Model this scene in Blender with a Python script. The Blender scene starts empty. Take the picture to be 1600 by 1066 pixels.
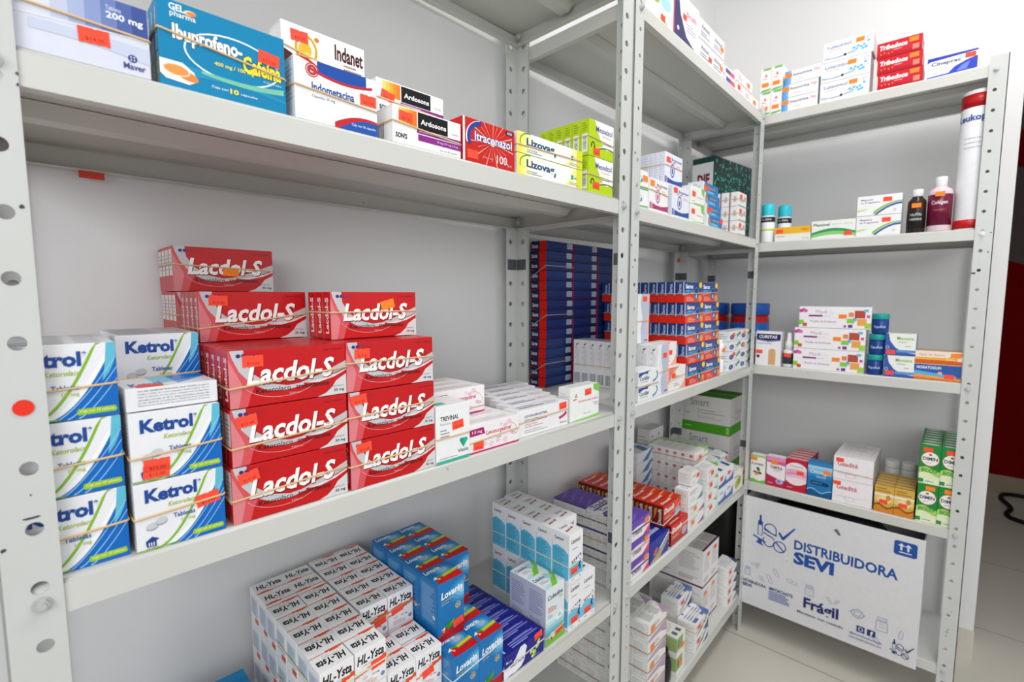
import bpy, bmesh, math, random
from mathutils import Matrix, Vector
from mathutils.geometry import tessellate_polygon

random.seed(7)
SC = bpy.context.scene
COL = SC.collection
PI = math.pi

# ------------------------------------------------------------------ camera
YAW, PITCH, ROLL = math.radians(42.185), math.radians(-5.344), math.radians(0.034)
FPX, CAM = 765.7, Vector((0.0, -0.5039, 1.187))
fw = Vector((math.cos(YAW) * math.cos(PITCH), math.sin(YAW) * math.cos(PITCH), math.sin(PITCH)))
r0 = Vector((math.sin(YAW), -math.cos(YAW), 0))
u0 = r0.cross(fw)
rt = r0 * math.cos(ROLL) + u0 * math.sin(ROLL)
up = u0 * math.cos(ROLL) - r0 * math.sin(ROLL)
cd = bpy.data.cameras.new('camera')
cd.sensor_width = 36.0
cd.lens = FPX / 1600 * 36.0
cd.clip_start = 0.02
cd.dof.use_dof = True
cd.dof.focus_distance = 0.72
cd.dof.aperture_fstop = 5.6
cam = bpy.data.objects.new('camera', cd)
COL.objects.link(cam)
cam.matrix_world = Matrix(((rt.x, up.x, -fw.x, CAM.x), (rt.y, up.y, -fw.y, CAM.y), (rt.z, up.z, -fw.z, CAM.z), (0, 0, 0, 1)))
SC.camera = cam

# ------------------------------------------------------------------ world, lamps, exposure
SC.view_settings.view_transform = 'Standard'
SC.view_settings.look = 'None'
SC.view_settings.exposure = 0.0
SC.view_settings.gamma = 1.0
SC.view_settings.use_curve_mapping = False
wd = bpy.data.worlds.new('daylight')
SC.world = wd
wd.use_nodes = True
wb = wd.node_tree.nodes['Background']
wb.inputs[0].default_value = (0.95, 0.98, 1.0, 1)
wb.inputs[1].default_value = 0.9


def area(name, loc, sx, sy, power, rot=(0, 0, 0), colour=(1, 0.98, 0.95)):
    l = bpy.data.lights.new(name, 'AREA')
    l.shape = 'RECTANGLE'
    l.size, l.size_y, l.energy, l.color = sx, sy, power, colour
    o = bpy.data.objects.new(name, l)
    o.location, o.rotation_euler = loc, rot
    COL.objects.link(o)
    return o


LAMPS = ((0.10, -0.55, 4), (1.20, -0.66, 15))
for lx, ly, lp in LAMPS:
    area('ceiling_lamp_light', (lx, ly, 2.598), 1.2, 0.3, lp)
# unseen fill lights added behind the camera, in wall openings made for them
area('added_fill_light', (0.5, -2.88, 1.75), 3.4, 1.0, 7, (PI / 2, 0, 0), (0.96, 0.98, 1.0))
area('added_fill_light', (-1.28, -1.6, 1.75), 2.0, 1.0, 33, (PI / 2, 0, -PI / 2), (0.96, 0.98, 1.0))

# ------------------------------------------------------------------ materials
def lin(c):
    c /= 255.0
    return c / 12.92 if c <= 0.04045 else ((c + 0.055) / 1.055) ** 2.4


def hexrgb(h):
    h = h.lstrip('#')
    return tuple(lin(int(h[i:i + 2], 16)) for i in (0, 2, 4))


MATS = {}


def mat(key, rough=0.38, spec=0.30, scale=60.0, amount=0.05, metal=0.0, coat=0.0):
    """A procedural printed-card material of the given colour: noise stirs its brightness and gloss a little."""
    k = (key, rough, metal)
    if k in MATS:
        return MATS[k]
    m = bpy.data.materials.new('card_' + key.strip('#'))
    m.use_nodes = True
    nt = m.node_tree
    b = nt.nodes['Principled BSDF']
    tc = nt.nodes.new('ShaderNodeTexCoord')
    nz = nt.nodes.new('ShaderNodeTexNoise')
    nz.inputs['Scale'].default_value = scale
    nt.links.new(tc.outputs['Object'], nz.inputs['Vector'])
    hs = nt.nodes.new('ShaderNodeHueSaturation')
    r, g, bl = hexrgb(key)
    hs.inputs['Color'].default_value = (r, g, bl, 1)
    mr = nt.nodes.new('ShaderNodeMapRange')
    mr.inputs['To Min'].default_value = 1 - amount
    mr.inputs['To Max'].default_value = 1 + amount
    nt.links.new(nz.outputs['Fac'], mr.inputs['Value'])
    nt.links.new(mr.outputs['Result'], hs.inputs['Value'])
    nt.links.new(hs.outputs['Color'], b.inputs['Base Color'])
    b.inputs['Roughness'].default_value = rough
    b.inputs['Specular IOR Level'].default_value = spec
    b.inputs['Metallic'].default_value = metal
    b.inputs['Coat Weight'].default_value = coat
    MATS[k] = m
    return m


def steel_material(name, colour, chips=0.0, bump=0.05, rough=0.32):
    m = bpy.data.materials.new(name)
    m.use_nodes = True
    nt = m.node_tree
    b = nt.nodes['Principled BSDF']
    tc = nt.nodes.new('ShaderNodeTexCoord')
    n1 = nt.nodes.new('ShaderNodeTexNoise')
    n1.inputs['Scale'].default_value = 55
    n1.inputs['Detail'].default_value = 6
    nt.links.new(tc.outputs['Object'], n1.inputs['Vector'])
    ramp = nt.nodes.new('ShaderNodeValToRGB')
    e = ramp.color_ramp.elements
    e[0].position, e[1].position = 0.735, 0.75
    nt.links.new(n1.outputs['Fac'], ramp.inputs['Fac'])
    n3 = nt.nodes.new('ShaderNodeTexNoise')
    n3.inputs['Scale'].default_value = 7
    nt.links.new(tc.outputs['Object'], n3.inputs['Vector'])
    mx0 = nt.nodes.new('ShaderNodeMixRGB')
    c = hexrgb(colour)
    mx0.inputs[1].default_value = (c[0], c[1], c[2], 1)
    mx0.inputs[2].default_value = (c[0] * 0.93, c[1] * 0.92, c[2] * 0.88, 1)
    nt.links.new(n3.outputs['Fac'], mx0.inputs[0])
    mx = nt.nodes.new('ShaderNodeMixRGB')
    mx.inputs[2].default_value = (0.10, 0.12, 0.15, 1)
    nt.links.new(mx0.outputs[0], mx.inputs[1])
    ml = nt.nodes.new('ShaderNodeMath')
    ml.operation = 'MULTIPLY'
    ml.inputs[1].default_value = chips
    nt.links.new(ramp.outputs['Color'], ml.inputs[0])
    nt.links.new(ml.outputs[0], mx.inputs[0])
    nt.links.new(mx.outputs[0], b.inputs['Base Color'])
    n2 = nt.nodes.new('ShaderNodeTexNoise')
    n2.inputs['Scale'].default_value = 900
    nt.links.new(tc.outputs['Object'], n2.inputs['Vector'])
    bp = nt.nodes.new('ShaderNodeBump')
    bp.inputs['Strength'].default_value = bump
    bp.inputs['Distance'].default_value = 0.001
    nt.links.new(n2.outputs['Fac'], bp.inputs['Height'])
    nt.links.new(bp.outputs[0], b.inputs['Normal'])
    b.inputs['Roughness'].default_value = rough
    return m


POST_MAT = steel_material('white_painted_steel', '#cdd0cf', chips=0.9)
SHELF_MAT = steel_material('white_painted_sheet', '#d2d3d0', chips=0.35, bump=0.08)
ZINC = mat('#8d9094', rough=0.35, metal=0.8)
CLIP = mat('#565a5e', rough=0.5)


def wall_material(name, colour, rough=0.85):
    m = bpy.data.materials.new(name)
    m.use_nodes = True
    nt = m.node_tree
    b = nt.nodes['Principled BSDF']
    tc = nt.nodes.new('ShaderNodeTexCoord')
    n1 = nt.nodes.new('ShaderNodeTexNoise')
    n1.inputs['Scale'].default_value = 2.5
    n1.inputs['Detail'].default_value = 4
    nt.links.new(tc.outputs['Object'], n1.inputs['Vector'])
    mx = nt.nodes.new('ShaderNodeMixRGB')
    c = hexrgb(colour)
    mx.inputs[1].default_value = (c[0], c[1], c[2], 1)
    mx.inputs[2].default_value = (c[0] * 0.95, c[1] * 0.945, c[2] * 0.93, 1)
    nt.links.new(n1.outputs['Fac'], mx.inputs[0])
    nt.links.new(mx.outputs[0], b.inputs['Base Color'])
    n2 = nt.nodes.new('ShaderNodeTexNoise')
    n2.inputs['Scale'].default_value = 160
    nt.links.new(tc.outputs['Object'], n2.inputs['Vector'])
    bp = nt.nodes.new('ShaderNodeBump')
    bp.inputs['Strength'].default_value = 0.06
    bp.inputs['Distance'].default_value = 0.002
    nt.links.new(n2.outputs['Fac'], bp.inputs['Height'])
    nt.links.new(bp.outputs[0], b.inputs['Normal'])
    b.inputs['Roughness'].default_value = rough
    return m


def tile_material():
    m = bpy.data.materials.new('grey_floor_tile')
    m.use_nodes = True
    nt = m.node_tree
    b = nt.nodes['Principled BSDF']
    tc = nt.nodes.new('ShaderNodeTexCoord')
    sp = nt.nodes.new('ShaderNodeSeparateXYZ')
    nt.links.new(tc.outputs['Object'], sp.inputs[0])

    def math_node(op, a, bb):
        n = nt.nodes.new('ShaderNodeMath')
        n.operation = op
        for i, v in enumerate((a, bb)):
            if isinstance(v, float):
                n.inputs[i].default_value = v
            elif v is not None:
                nt.links.new(v, n.inputs[i])
        return n.outputs[0]

    def joint(axis, off, step):
        a = math_node('SUBTRACT', sp.outputs[axis], off - 40 * step)
        a = math_node('MODULO', a, step)
        lo = math_node('LESS_THAN', a, 0.0035)
        return lo
    j = math_node('MAXIMUM', joint(0, 1.728, 0.62), joint(1, -0.95, 1.24))
    n1 = nt.nodes.new('ShaderNodeTexNoise')
    n1.inputs['Scale'].default_value = 3.0
    n1.inputs['Detail'].default_value = 5
    nt.links.new(tc.outputs['Object'], n1.inputs['Vector'])
    mx = nt.nodes.new('ShaderNodeMixRGB')
    mx.inputs[1].default_value = hexrgb('#d2cdc2') + (1,)
    mx.inputs[2].default_value = hexrgb('#c8c3b8') + (1,)
    nt.links.new(n1.outputs['Fac'], mx.inputs[0])
    mj = nt.nodes.new('ShaderNodeMixRGB')
    mj.inputs[2].default_value = hexrgb('#857e72') + (1,)
    nt.links.new(mx.outputs[0], mj.inputs[1])
    nt.links.new(j, mj.inputs[0])
    nt.links.new(mj.outputs[0], b.inputs['Base Color'])
    b.inputs['Roughness'].default_value = 0.34
    return m


# ------------------------------------------------------------------ object helpers
def link(name, me, parent=None, m=None):
    o = bpy.data.objects.new(name, me)
    COL.objects.link(o)
    if parent is not None:
        o.parent = parent
    if m is not None:
        me.materials.append(m)
    return o


def tag(o, label=None, cat=None, group=None, kind=None):
    if label:
        n = len(label.replace(',', ' ').split())
        if not 4 <= n <= 16:
            print('LABEL_LEN', n, label)
        o['label'] = label
    if cat:
        o['category'] = cat
    if group:
        o['group'] = group
    if kind:
        o['kind'] = kind
    return o


def empty(name, loc=(0, 0, 0), rz=0.0):
    o = bpy.data.objects.new(name, None)
    o.empty_display_size = 0.05
    o.location, o.rotation_euler = loc, (0, 0, rz)
    COL.objects.link(o)
    return o


def bm_box(bm, x0, y0, z0, x1, y1, z1, mi=0, bevel=0.0):
    vs = [bm.verts.new(p) for p in ((x0, y0, z0), (x1, y0, z0), (x1, y1, z0), (x0, y1, z0), (x0, y0, z1), (x1, y0, z1), (x1, y1, z1), (x0, y1, z1))]
    fs = []
    for q in ((0, 1, 5, 4), (1, 2, 6, 5), (2, 3, 7, 6), (3, 0, 4, 7), (4, 5, 6, 7), (3, 2, 1, 0)):
        f = bm.faces.new([vs[i] for i in q])
        f.material_index = mi
        fs.append(f)
    if bevel:
        es = list({e for f in fs for e in f.edges})
        bmesh.ops.bevel(bm, geom=es, offset=bevel, segments=2, affect='EDGES', profile=0.6, material=mi)
    return vs


def bm_lathe(bm, prof, n=28, cx=0.0, cy=0.0, mi=0, cap=True):
    """prof: [(radius, z)] from bottom to top."""
    rings = []
    for r, z in prof:
        rings.append([bm.verts.new((cx + r * math.cos(2 * PI * i / n), cy + r * math.sin(2 * PI * i / n), z)) for i in range(n)])
    for a, b in zip(rings, rings[1:]):
        for i in range(n):
            f = bm.faces.new((a[i], a[(i + 1) % n], b[(i + 1) % n], b[i]))
            f.material_index = mi
            f.smooth = True
    if cap:
        bm.faces.new(list(reversed(rings[0]))).material_index = mi
        bm.faces.new(rings[-1]).material_index = mi


def to_mesh(bm, name):
    me = bpy.data.meshes.new(name)
    bm.to_mesh(me)
    bm.free()
    return me


# unit frames: origin, direction along the shelf front, direction into the shelf
A1 = 0.0462
FR = {
    1: (Vector((0.0, 0.0436)), Vector((math.cos(A1), -math.sin(A1))), Vector((math.sin(A1), math.cos(A1))), -A1),
    2: (Vector((0.911, 0.0)), Vector((1, 0)), Vector((0, 1)), 0.0),
    3: (Vector((1.794, 0.285)), Vector((0, -1)), Vector((1, 0)), -PI / 2),
}


def f2w(k, s, t, z=0.0):
    o, es, et, _ = FR[k]
    p = o + es * s + et * t
    return Vector((p.x, p.y, z))


# ------------------------------------------------------------------ room shell
WALL = wall_material('white_wall_paint', '#e4e4e5')


def struct(name, m, *boxes, pts=None):
    bm = bmesh.new()
    for b in boxes:
        bm_box(bm, *b)
    if pts:
        base, h0, h1 = pts
        lo = [bm.verts.new((x, y, h0)) for x, y in base]
        hi = [bm.verts.new((x, y, h1)) for x, y in base]
        n = len(base)
        bm.faces.new(list(reversed(lo)))
        bm.faces.new(hi)
        for i in range(n):
            bm.faces.new((lo[i], lo[(i + 1) % n], hi[(i + 1) % n], hi[i]))
    bmesh.ops.recalc_face_normals(bm, faces=bm.faces)
    o = link(name, to_mesh(bm, name), None, m)
    tag(o, kind='structure')
    return o


wa = lambda x: 0.372 - 0.0285 * x
struct('floor', tile_material(), (-1.4, -3.6, -0.05, 4.3, 0.55, 0.0))
struct('ceiling', wall_material('ceiling_paint', '#e4e4e4'), (-1.4, -3.6, 2.65, 4.3, 0.55, 2.72))
struct('wall_left', WALL, pts=([(-1.4, wa(-1.4)), (2.26, wa(2.26)), (2.26, 0.55), (-1.4, 0.55)], 0.0, 2.65))
struct('wall_back', WALL, (2.141, -0.611, 0.0, 2.26, wa(2.14) + 0.02, 2.65))
struct('wall_corridor', wall_material('taupe_wall_paint', '#5f5450'), (4.10, -3.6, 0.0, 4.25, 0.45, 2.65))
struct('wall_light_block', wall_material('dim_wall_paint', '#6b6460'), (2.26, -1.20, 0.0, 4.10, -1.10, 2.65))  # unseen wall added to keep the corridor dark
struct('wall_light_block_end', wall_material('dim_wall_paint', '#6b6460'), (2.26, 0.40, 0.0, 4.10, 0.50, 2.65))  # unseen wall added to shut stray light out of the corridor
struct('wall_side', WALL, (-1.4, -2.9, 0.0, -1.3, wa(-1.35) - 0.01, 1.25), (-1.4, -2.9, 2.25, -1.3, wa(-1.35) - 0.01, 2.65),
       (-1.4, -2.9, 1.25, -1.3, -2.6, 2.25), (-1.4, -0.6, 1.25, -1.3, wa(-1.35) - 0.01, 2.25))  # unseen wall; its high opening is made up for the side fill light
struct('wall_front', WALL, (-1.4, -3.0, 2.25, 2.4, -2.9, 2.65), (-1.4, -3.0, 0.0, 1.3, -2.9, 1.25), (-1.4, -3.0, 1.25, -1.2, -2.9, 2.25), (2.2, -3.0, 0.0, 2.4, -2.9, 2.25))  # unseen wall, its openings shaped to let the added light in
struct('baseboard_back', mat('#cfcabd', rough=0.3), (2.132, -0.613, 0.0, 2.141, wa(2.14) - 0.002, 0.09))
struct('baseboard_corridor', mat('#a89a86', rough=0.4), (4.088, -1.095, 0.0, 4.10, 0.395, 0.11))


def corridor_paint():
    """The red paint on the far wall: a low dado with a wavy top and a band above it."""
    bm = bmesh.new()
    n = 40
    top = []
    for i in range(n + 1):
        y = 0.3 - 1.38 * i / n
        top.append((y, 1.40 + 0.05 * math.sin(y * 9 + 6.2)))
    for (ya, za), (yb, zb) in zip(top, top[1:]):
        for lo_a, hi_a, lo_b, hi_b in ((0.11, za, 0.11, zb), (1.93 + 0.6 * (za - 1.4), 2.13, 1.93 + 0.6 * (zb - 1.4), 2.13)):
            f = bm.faces.new([bm.verts.new(p) for p in ((4.0985, ya, lo_a), (4.0985, yb, lo_b), (4.0985, yb, hi_b), (4.0985, ya, hi_a))])
            e = bmesh.ops.extrude_face_region(bm, geom=[f])
    bmesh.ops.remove_doubles(bm, verts=bm.verts, dist=1e-5)
    bmesh.ops.recalc_face_normals(bm, faces=bm.faces)
    o = link('trim_1', to_mesh(bm, 'trim_1'), None, mat('#7c0002', rough=0.9, spec=0.1))
    tag(o, kind='structure')


corridor_paint()

# ceiling lamps (the light itself is an area lamp just under each panel)
for (x, y, _p), wh in zip(LAMPS, ('above the camera side of the red cartons', 'above the corner of the shelves')):
    e = empty('ceiling_lamp', (x, y, 2.612))
    tag(e, 'flat white ceiling lamp panel ' + wh, 'ceiling lamp', 'ceiling lamps')
    bm = bmesh.new()
    bm_box(bm, -0.62, -0.17, 0.0, 0.62, 0.17, 0.038, bevel=0.004)
    link('housing', to_mesh(bm, 'housing'), e, mat('#e8e8e8', rough=0.5))

# ------------------------------------------------------------------ shelving units
PITCH_H, FL, TH = 0.0508, 0.037, 0.0018


def bm_flange(bm, z0, z1, hole_u, r, phase, frame):
    """A perforated plate: u in 0..FL, z in z0..z1, thickness TH; frame(u, w, z) gives the 3D point (w through the plate)."""
    n = 16

    def quad(pts):
        bm.faces.new([bm.verts.new(frame(*p)) for p in pts])

    zs = []
    k = math.ceil((z0 - phase) / PITCH_H)
    zc = phase + k * PITCH_H
    cells = []
    z = z0
    while zc < z1:
        a, b = zc - PITCH_H / 2, zc + PITCH_H / 2
        if a >= z0 - 1e-6 and b <= z1 + 1e-6:
            if a > z + 1e-6:
                cells.append((z, a, None))
            cells.append((a, b, zc))
            z = b
        zc += PITCH_H
    if z < z1 - 1e-6:
        cells.append((z, z1, None))
    for a, b, c in cells:
        for w in (0.0, TH):
            if c is None:
                quad([(0, w, a), (FL, w, a), (FL, w, b), (0, w, b)])
                continue
            cyc = [(hole_u + r * math.cos(2 * PI * i / n + PI / n), c + r * math.sin(2 * PI * i / n + PI / n)) for i in range(n)]
            out = []
            for cu, cz in cyc:          # project the circle point onto the cell border
                du, dz = cu - hole_u, cz - c
                best = 1e9
                if du > 1e-9: best = min(best, (FL - hole_u) / du)
                if du < -1e-9: best = min(best, -hole_u / du)
                if dz > 1e-9: best = min(best, (b - c) / dz)
                if dz < -1e-9: best = min(best, (a - c) / dz)
                out.append((hole_u + du * best, c + dz * best))
            corners = [(FL, b), (0, b), (0, a), (FL, a)]
            for i in range(n):
                j = (i + 1) % n
                poly = [cyc[i], out[i]]
                p, q = out[i], out[j]
                if abs(p[0] - q[0]) > 1e-7 and abs(p[1] - q[1]) > 1e-7:
                    poly.append(min(corners, key=lambda cc: math.hypot(cc[0] - (p[0] + q[0]) / 2, cc[1] - (p[1] + q[1]) / 2)))
                poly += [out[j], cyc[j]]
                quad([(pu, w, pz) for pu, pz in poly])
        if c is not None:
            for i in range(n):
                t0, t1 = 2 * PI * i / n + PI / n, 2 * PI * (i + 1) / n + PI / n
                pa = (hole_u + r * math.cos(t0), c + r * math.sin(t0))
                pb = (hole_u + r * math.cos(t1), c + r * math.sin(t1))
                quad([(pa[0], 0, pa[1]), (pb[0], 0, pb[1]), (pb[0], TH, pb[1]), (pa[0], TH, pa[1])])
    quad([(0, 0, z0), (0, TH, z0), (0, TH, z1), (0, 0, z1)])
    quad([(FL, 0, z0), (FL, TH, z0), (FL, TH, z1), (FL, 0, z1)])
    quad([(0, 0, z1), (FL, 0, z1), (FL, TH, z1), (0, TH, z1)])
    quad([(0, 0, z0), (FL, 0, z0), (FL, TH, z0), (0, TH, z0)])


def make_post(parent, s, t, ds, dt, H, phase, r):
    """An L-angle with its outer corner at (s, t); flanges run ds*FL along the front and dt*FL into the depth."""
    bm = bmesh.new()
    bm_flange(bm, 0.0, H, FL * 0.62, r, phase, lambda u, w, z: (s + ds * u, t + dt * w, z))
    bm_flange(bm, 0.0, H, FL * 0.62, r, phase, lambda u, w, z: (s + ds * w, t + dt * u, z))
    bmesh.ops.remove_doubles(bm, verts=bm.verts, dist=1e-6)
    bmesh.ops.recalc_face_normals(bm, faces=bm.faces)
    return link('post', to_mesh(bm, 'post'), parent, POST_MAT)


def make_shelf(parent, W, D, z, L=0.0292, ribs=1):
    """A folded sheet-steel tray: rounded lips in front and behind, folded ends, a stiffening rib underneath."""
    m = 0.0026
    r = 0.0035
    prof = [(m + 0.013, z - L), (m, z - L)]
    for i in range(5):
        a = PI - i * PI / 8
        prof.append((m + r + r * math.cos(a), z - r + r * math.sin(a)))
    prof2 = [(D - y, zz) for y, zz in reversed(prof)]
    line = prof + prof2
    bm = bmesh.new()
    x0, x1 = 0.0030, W - 0.0030
    a = [bm.verts.new((x0, y, zz)) for y, zz in line]
    b = [bm.verts.new((x1, y, zz)) for y, zz in line]
    for i in range(len(line) - 1):
        f = bm.faces.new((a[i], b[i], b[i + 1], a[i + 1]))
        f.smooth = 2 <= i <= 4 or len(line) - 6 <= i <= len(line) - 4
    for x, sgn in ((x0, 1), (x1, -1)):      # folded ends
        q = [bm.verts.new(p) for p in ((x, m + r, z), (x, D - m - r, z), (x, D - m - 0.001, z - L), (x, m + 0.001, z - L))]
        bm.faces.new(q)
        q2 = [bm.verts.new(p) for p in ((x, m + 0.002, z - L), (x, D - m - 0.002, z - L), (x + sgn * 0.013, D - m - 0.012, z - L), (x + sgn * 0.013, m + 0.012, z - L))]
        bm.faces.new(q2)
    for i in range(ribs):                   # hat-shaped stiffener
        c = D * (i + 1) / (ribs + 1)
        hat = [(c - 0.024, z - 0.0012), (c - 0.012, z - 0.015), (c + 0.012, z - 0.015), (c + 0.024, z - 0.0012)]
        e0 = [bm.verts.new((x0 + 0.014, y, zz)) for y, zz in hat]
        e1 = [bm.verts.new((x1 - 0.014, y, zz)) for y, zz in hat]
        for k in range(3):
            bm.faces.new((e0[k], e0[k + 1], e1[k + 1], e1[k]))
        bm.faces.new(e0)
        bm.faces.new(e1)
    o = link('shelf', to_mesh(bm, 'shelf'), parent, SHELF_MAT)
    so = o.modifiers.new('sheet', 'SOLIDIFY')
    so.thickness = 0.0009
    so.offset = 0
    return o


def bolt_mesh():
    bm = bmesh.new()
    n = 6
    for rr, y0, y1, k in ((0.0066, 0, -0.0012, 20), (0.0052, -0.0012, -0.0044, 6), (0.0030, -0.0044, -0.0068, 12)):
        a = [bm.verts.new((rr * math.cos(2 * PI * i / k), y0, rr * math.sin(2 * PI * i / k))) for i in range(k)]
        b = [bm.verts.new((rr * math.cos(2 * PI * i / k), y1, rr * math.sin(2 * PI * i / k))) for i in range(k)]
        for i in range(k):
            bm.faces.new((a[i], a[(i + 1) % k], b[(i + 1) % k], b[i]))
        bm.faces.new(b)
    bmesh.ops.recalc_face_normals(bm, faces=bm.faces)
    return to_mesh(bm, 'bolt')


BOLT = bolt_mesh()
BOLT.materials.append(mat('#c4c6c6', rough=0.3, metal=0.35))


def bolt(parent, x, y, z, rz=0.0):
    o = link('bolt', BOLT, parent)
    o.location, o.rotation_euler = (x, y, z), (0, 0, rz)


def plate(parent, name, x, y, z, w, h, rz, m, th=0.0008):
    bm = bmesh.new()
    bm_box(bm, -w / 2, -th, -h / 2, w / 2, 0, h / 2)
    o = link(name, to_mesh(bm, name), parent, m)
    o.location, o.rotation_euler = (x, y, z), (0, 0, rz)
    return o


def unit(k, W, D, H, shelves, phases, label, hole_r, clips):
    e = empty('shelving_unit', f2w(k, 0.0045 if k == 2 else 0, 0), FR[k][3])
    tag(e, label, 'shelving unit', 'white steel shelving units')
    P = {}
    for key, (s, t, ds, dt) in {'fl': (0, 0, 1, 1), 'fr': (W, 0, -1, 1), 'bl': (0, D, 1, -1), 'br': (W, D, -1, -1)}.items():
        P[key] = make_post(e, s, t, ds, dt, H, phases[0 if 'l' in key else 1], hole_r)
    for z in shelves:
        make_shelf(e, W, D, z)
        bolt(P['fl'], FL * 0.62, -0.0001, z - 0.0145)
        bolt(P['fr'], W - FL * 0.62, -0.0001, z - 0.0145)
        bolt(P['bl'], FL * 0.62, D - 0.014 - TH - 0.0022, z - 0.0145)
        bolt(P['br'], W - 0.0185, D - FL * 0.62, z - 0.0145, -PI / 2)
    for z in clips:
        for key, (x, y) in {'bl': (FL * 0.5, D - TH), 'br': (W - FL * 0.5, D - TH)}.items():
            plate(P[key], 'splice_plate', x, y - 0.0001, z, 0.03, 0.026, 0, CLIP)
        plate(P['br'], 'splice_plate', W - TH - 0.0001, D - FL * 0.5, z, 0.03, 0.026, -PI / 2, CLIP)
        plate(P['fr'], 'splice_plate', W - TH - 0.0001, FL * 0.6, z, 0.024, 0.024, -PI / 2, CLIP)
        plate(P['fl'], 'splice_plate', TH + 0.0001, FL * 0.6, z, 0.024, 0.024, PI / 2, CLIP)
    if k == 2:                              # this unit stands a little racked between its neighbour and the corner
        def rack(x, y):
            return x + 0.0165 * (1 - x / W) * (y / D), y * (1 - 0.15 * x / W)
        for c in e.children_recursive:
            if c.name.startswith(('post', 'shelf')):
                for v in c.data.vertices:
                    v.co.x, v.co.y = rack(v.co.x, v.co.y)
            else:
                c.location.x, c.location.y = rack(c.location.x, c.location.y)
    return e, P


SH = {'1a': 1.3778, '1b': 0.946, '1c': 0.534, '2t': 1.7726, '2a': 1.373, '2b': 0.949, '2c': 0.534, '2d': 0.131,
      '3t': 1.775, '3a': 1.3625, '3b': 0.949, '3c': 0.536, '3d': 0.130}
U1, P1 = unit(1, 0.9136, 0.320, 2.20, (1.806, SH['1a'], SH['1b'], SH['1c'], 0.131), (1.2505, 1.7358 - 0.012),
              'white perforated steel shelving unit holding the red cartons and the white-blue tablet cartons', 0.0058, (1.262, 0.655))
U2, P2 = unit(2, 0.8715, 0.322, 1.795, (SH['2t'], SH['2a'], SH['2b'], SH['2c'], SH['2d']), (1.717, 1.717),
              'white perforated steel shelving unit in the middle, joining the corner', 0.0042, (1.256, 0.670))
U3, P3 = unit(3, 0.848, 0.302, 1.795, (SH['3t'], SH['3a'], SH['3b'], SH['3c'], SH['3d']), (1.7104, 1.7104),
              'white perforated steel shelving unit standing over the large distributor carton', 0.0042, (1.256, 0.670))

# marks on the posts: a red dot behind a hole and dark paint chips
bm = bmesh.new()
bm_lathe(bm, [(0.0064, 0), (0.0064, 0.0008)], 20)
o = link('hole_sticker', to_mesh(bm, 'hole_sticker'), P1['fl'], mat('#e8331c', rough=0.6))
o.location, o.rotation_euler = (FL * 0.62, -0.0001, 1.0973), (PI / 2, 0, 0)
CHIP = mat('#3b4450', rough=0.6)


def chip(parent, x, z, size, seed, y=-0.0001, stretch=1.0):
    rnd = random.Random(seed)
    bm = bmesh.new()
    n = 9
    pts = []
    for i in range(n):
        r = size * rnd.uniform(0.45, 1.0)
        pts.append((r * math.cos(2 * PI * i / n) * stretch, r * math.sin(2 * PI * i / n)))
    a = [bm.verts.new((px, 0, pz)) for px, pz in pts]
    b = [bm.verts.new((px, -0.0002, pz)) for px, pz in pts]
    bm.faces.new(b)
    for i in range(n):
        bm.faces.new((a[i], a[(i + 1) % n], b[(i + 1) % n], b[i]))
    bmesh.ops.recalc_face_normals(bm, faces=bm.faces)
    o = link('paint_chip', to_mesh(bm, 'paint_chip'), parent, CHIP)
    o.location = (x, y, z)


for i, (x, z, sz, st) in enumerate(((0.0042, 0.985, 0.0022, 1.0), (0.0225, 1.0255, 0.0010, 1.0), (0.0215, 1.0065, 0.0015, 4.0), (0.0195, 0.999, 0.0010, 1.5),
                                    (0.0325, 1.2560, 0.0022, 1.2), (0.0365, 1.3560, 0.0016, 0.7), (0.0362, 1.348, 0.0018, 0.6))):
    chip(P1['fl'], x, z, sz, i, stretch=st)
for i, (x, z, sz) in enumerate(((0.012, 1.475, 0.003), (0.006, 1.29, 0.0028), (0.013, 1.245, 0.0022), (0.03, 1.195, 0.002), (0.016, 0.88, 0.0018), (0.025, 0.47, 0.0022))):
    chip(P2['fl'], x, z, sz, 20 + i)
for i, (x, z, sz) in enumerate(((0.815, 1.2457, 0.0042), (0.840, 1.30, 0.0022), (0.842, 1.35, 0.002), (0.828, 0.245, 0.002), (0.824, 0.225, 0.0022), (0.83, 0.30, 0.0016))):
    chip(P3['fr'], x, z, sz, 40 + i, stretch=1.3)
# orange tag left on the rear post and a red one left under the upper shelf
plate(P2['br'], 'orange_tag', 0.8715 - 0.012, 0.272 - TH - 0.0012, 1.315, 0.016, 0.014, 0.1, mat('#f0641e', rough=0.6))
# ------------------------------------------------------------------ printed cartons
TXT = {}


def text_tris(s, bold, shear):
    """Outline of a line of lettering as a flat mesh, scaled to the unit box."""
    k = (s, bold, shear)
    if k not in TXT:
        cu = bpy.data.curves.new('lettering', 'FONT')
        cu.body = s
        cu.size = 1.0
        cu.offset = bold
        cu.shear = shear
        cu.resolution_u = 2
        o = bpy.data.objects.new('lettering', cu)
        COL.objects.link(o)
        dg = bpy.context.evaluated_depsgraph_get()
        me = bpy.data.meshes.new_from_object(o.evaluated_get(dg))
        bpy.data.objects.remove(o)
        bpy.data.curves.remove(cu)
        vs = [(v.co.x, v.co.y) for v in me.vertices]
        fs = [tuple(p.vertices) for p in me.polygons]
        bpy.data.meshes.remove(me)
        if vs:
            xa, xb = min(v[0] for v in vs), max(v[0] for v in vs)
            ya, yb = min(v[1] for v in vs), max(v[1] for v in vs)
            vs = [((x - xa) / max(xb - xa, 1e-6), (y - ya) / max(yb - ya, 1e-6)) for x, y in vs]
        TXT[k] = (vs, fs)
    return TXT[k]


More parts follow.
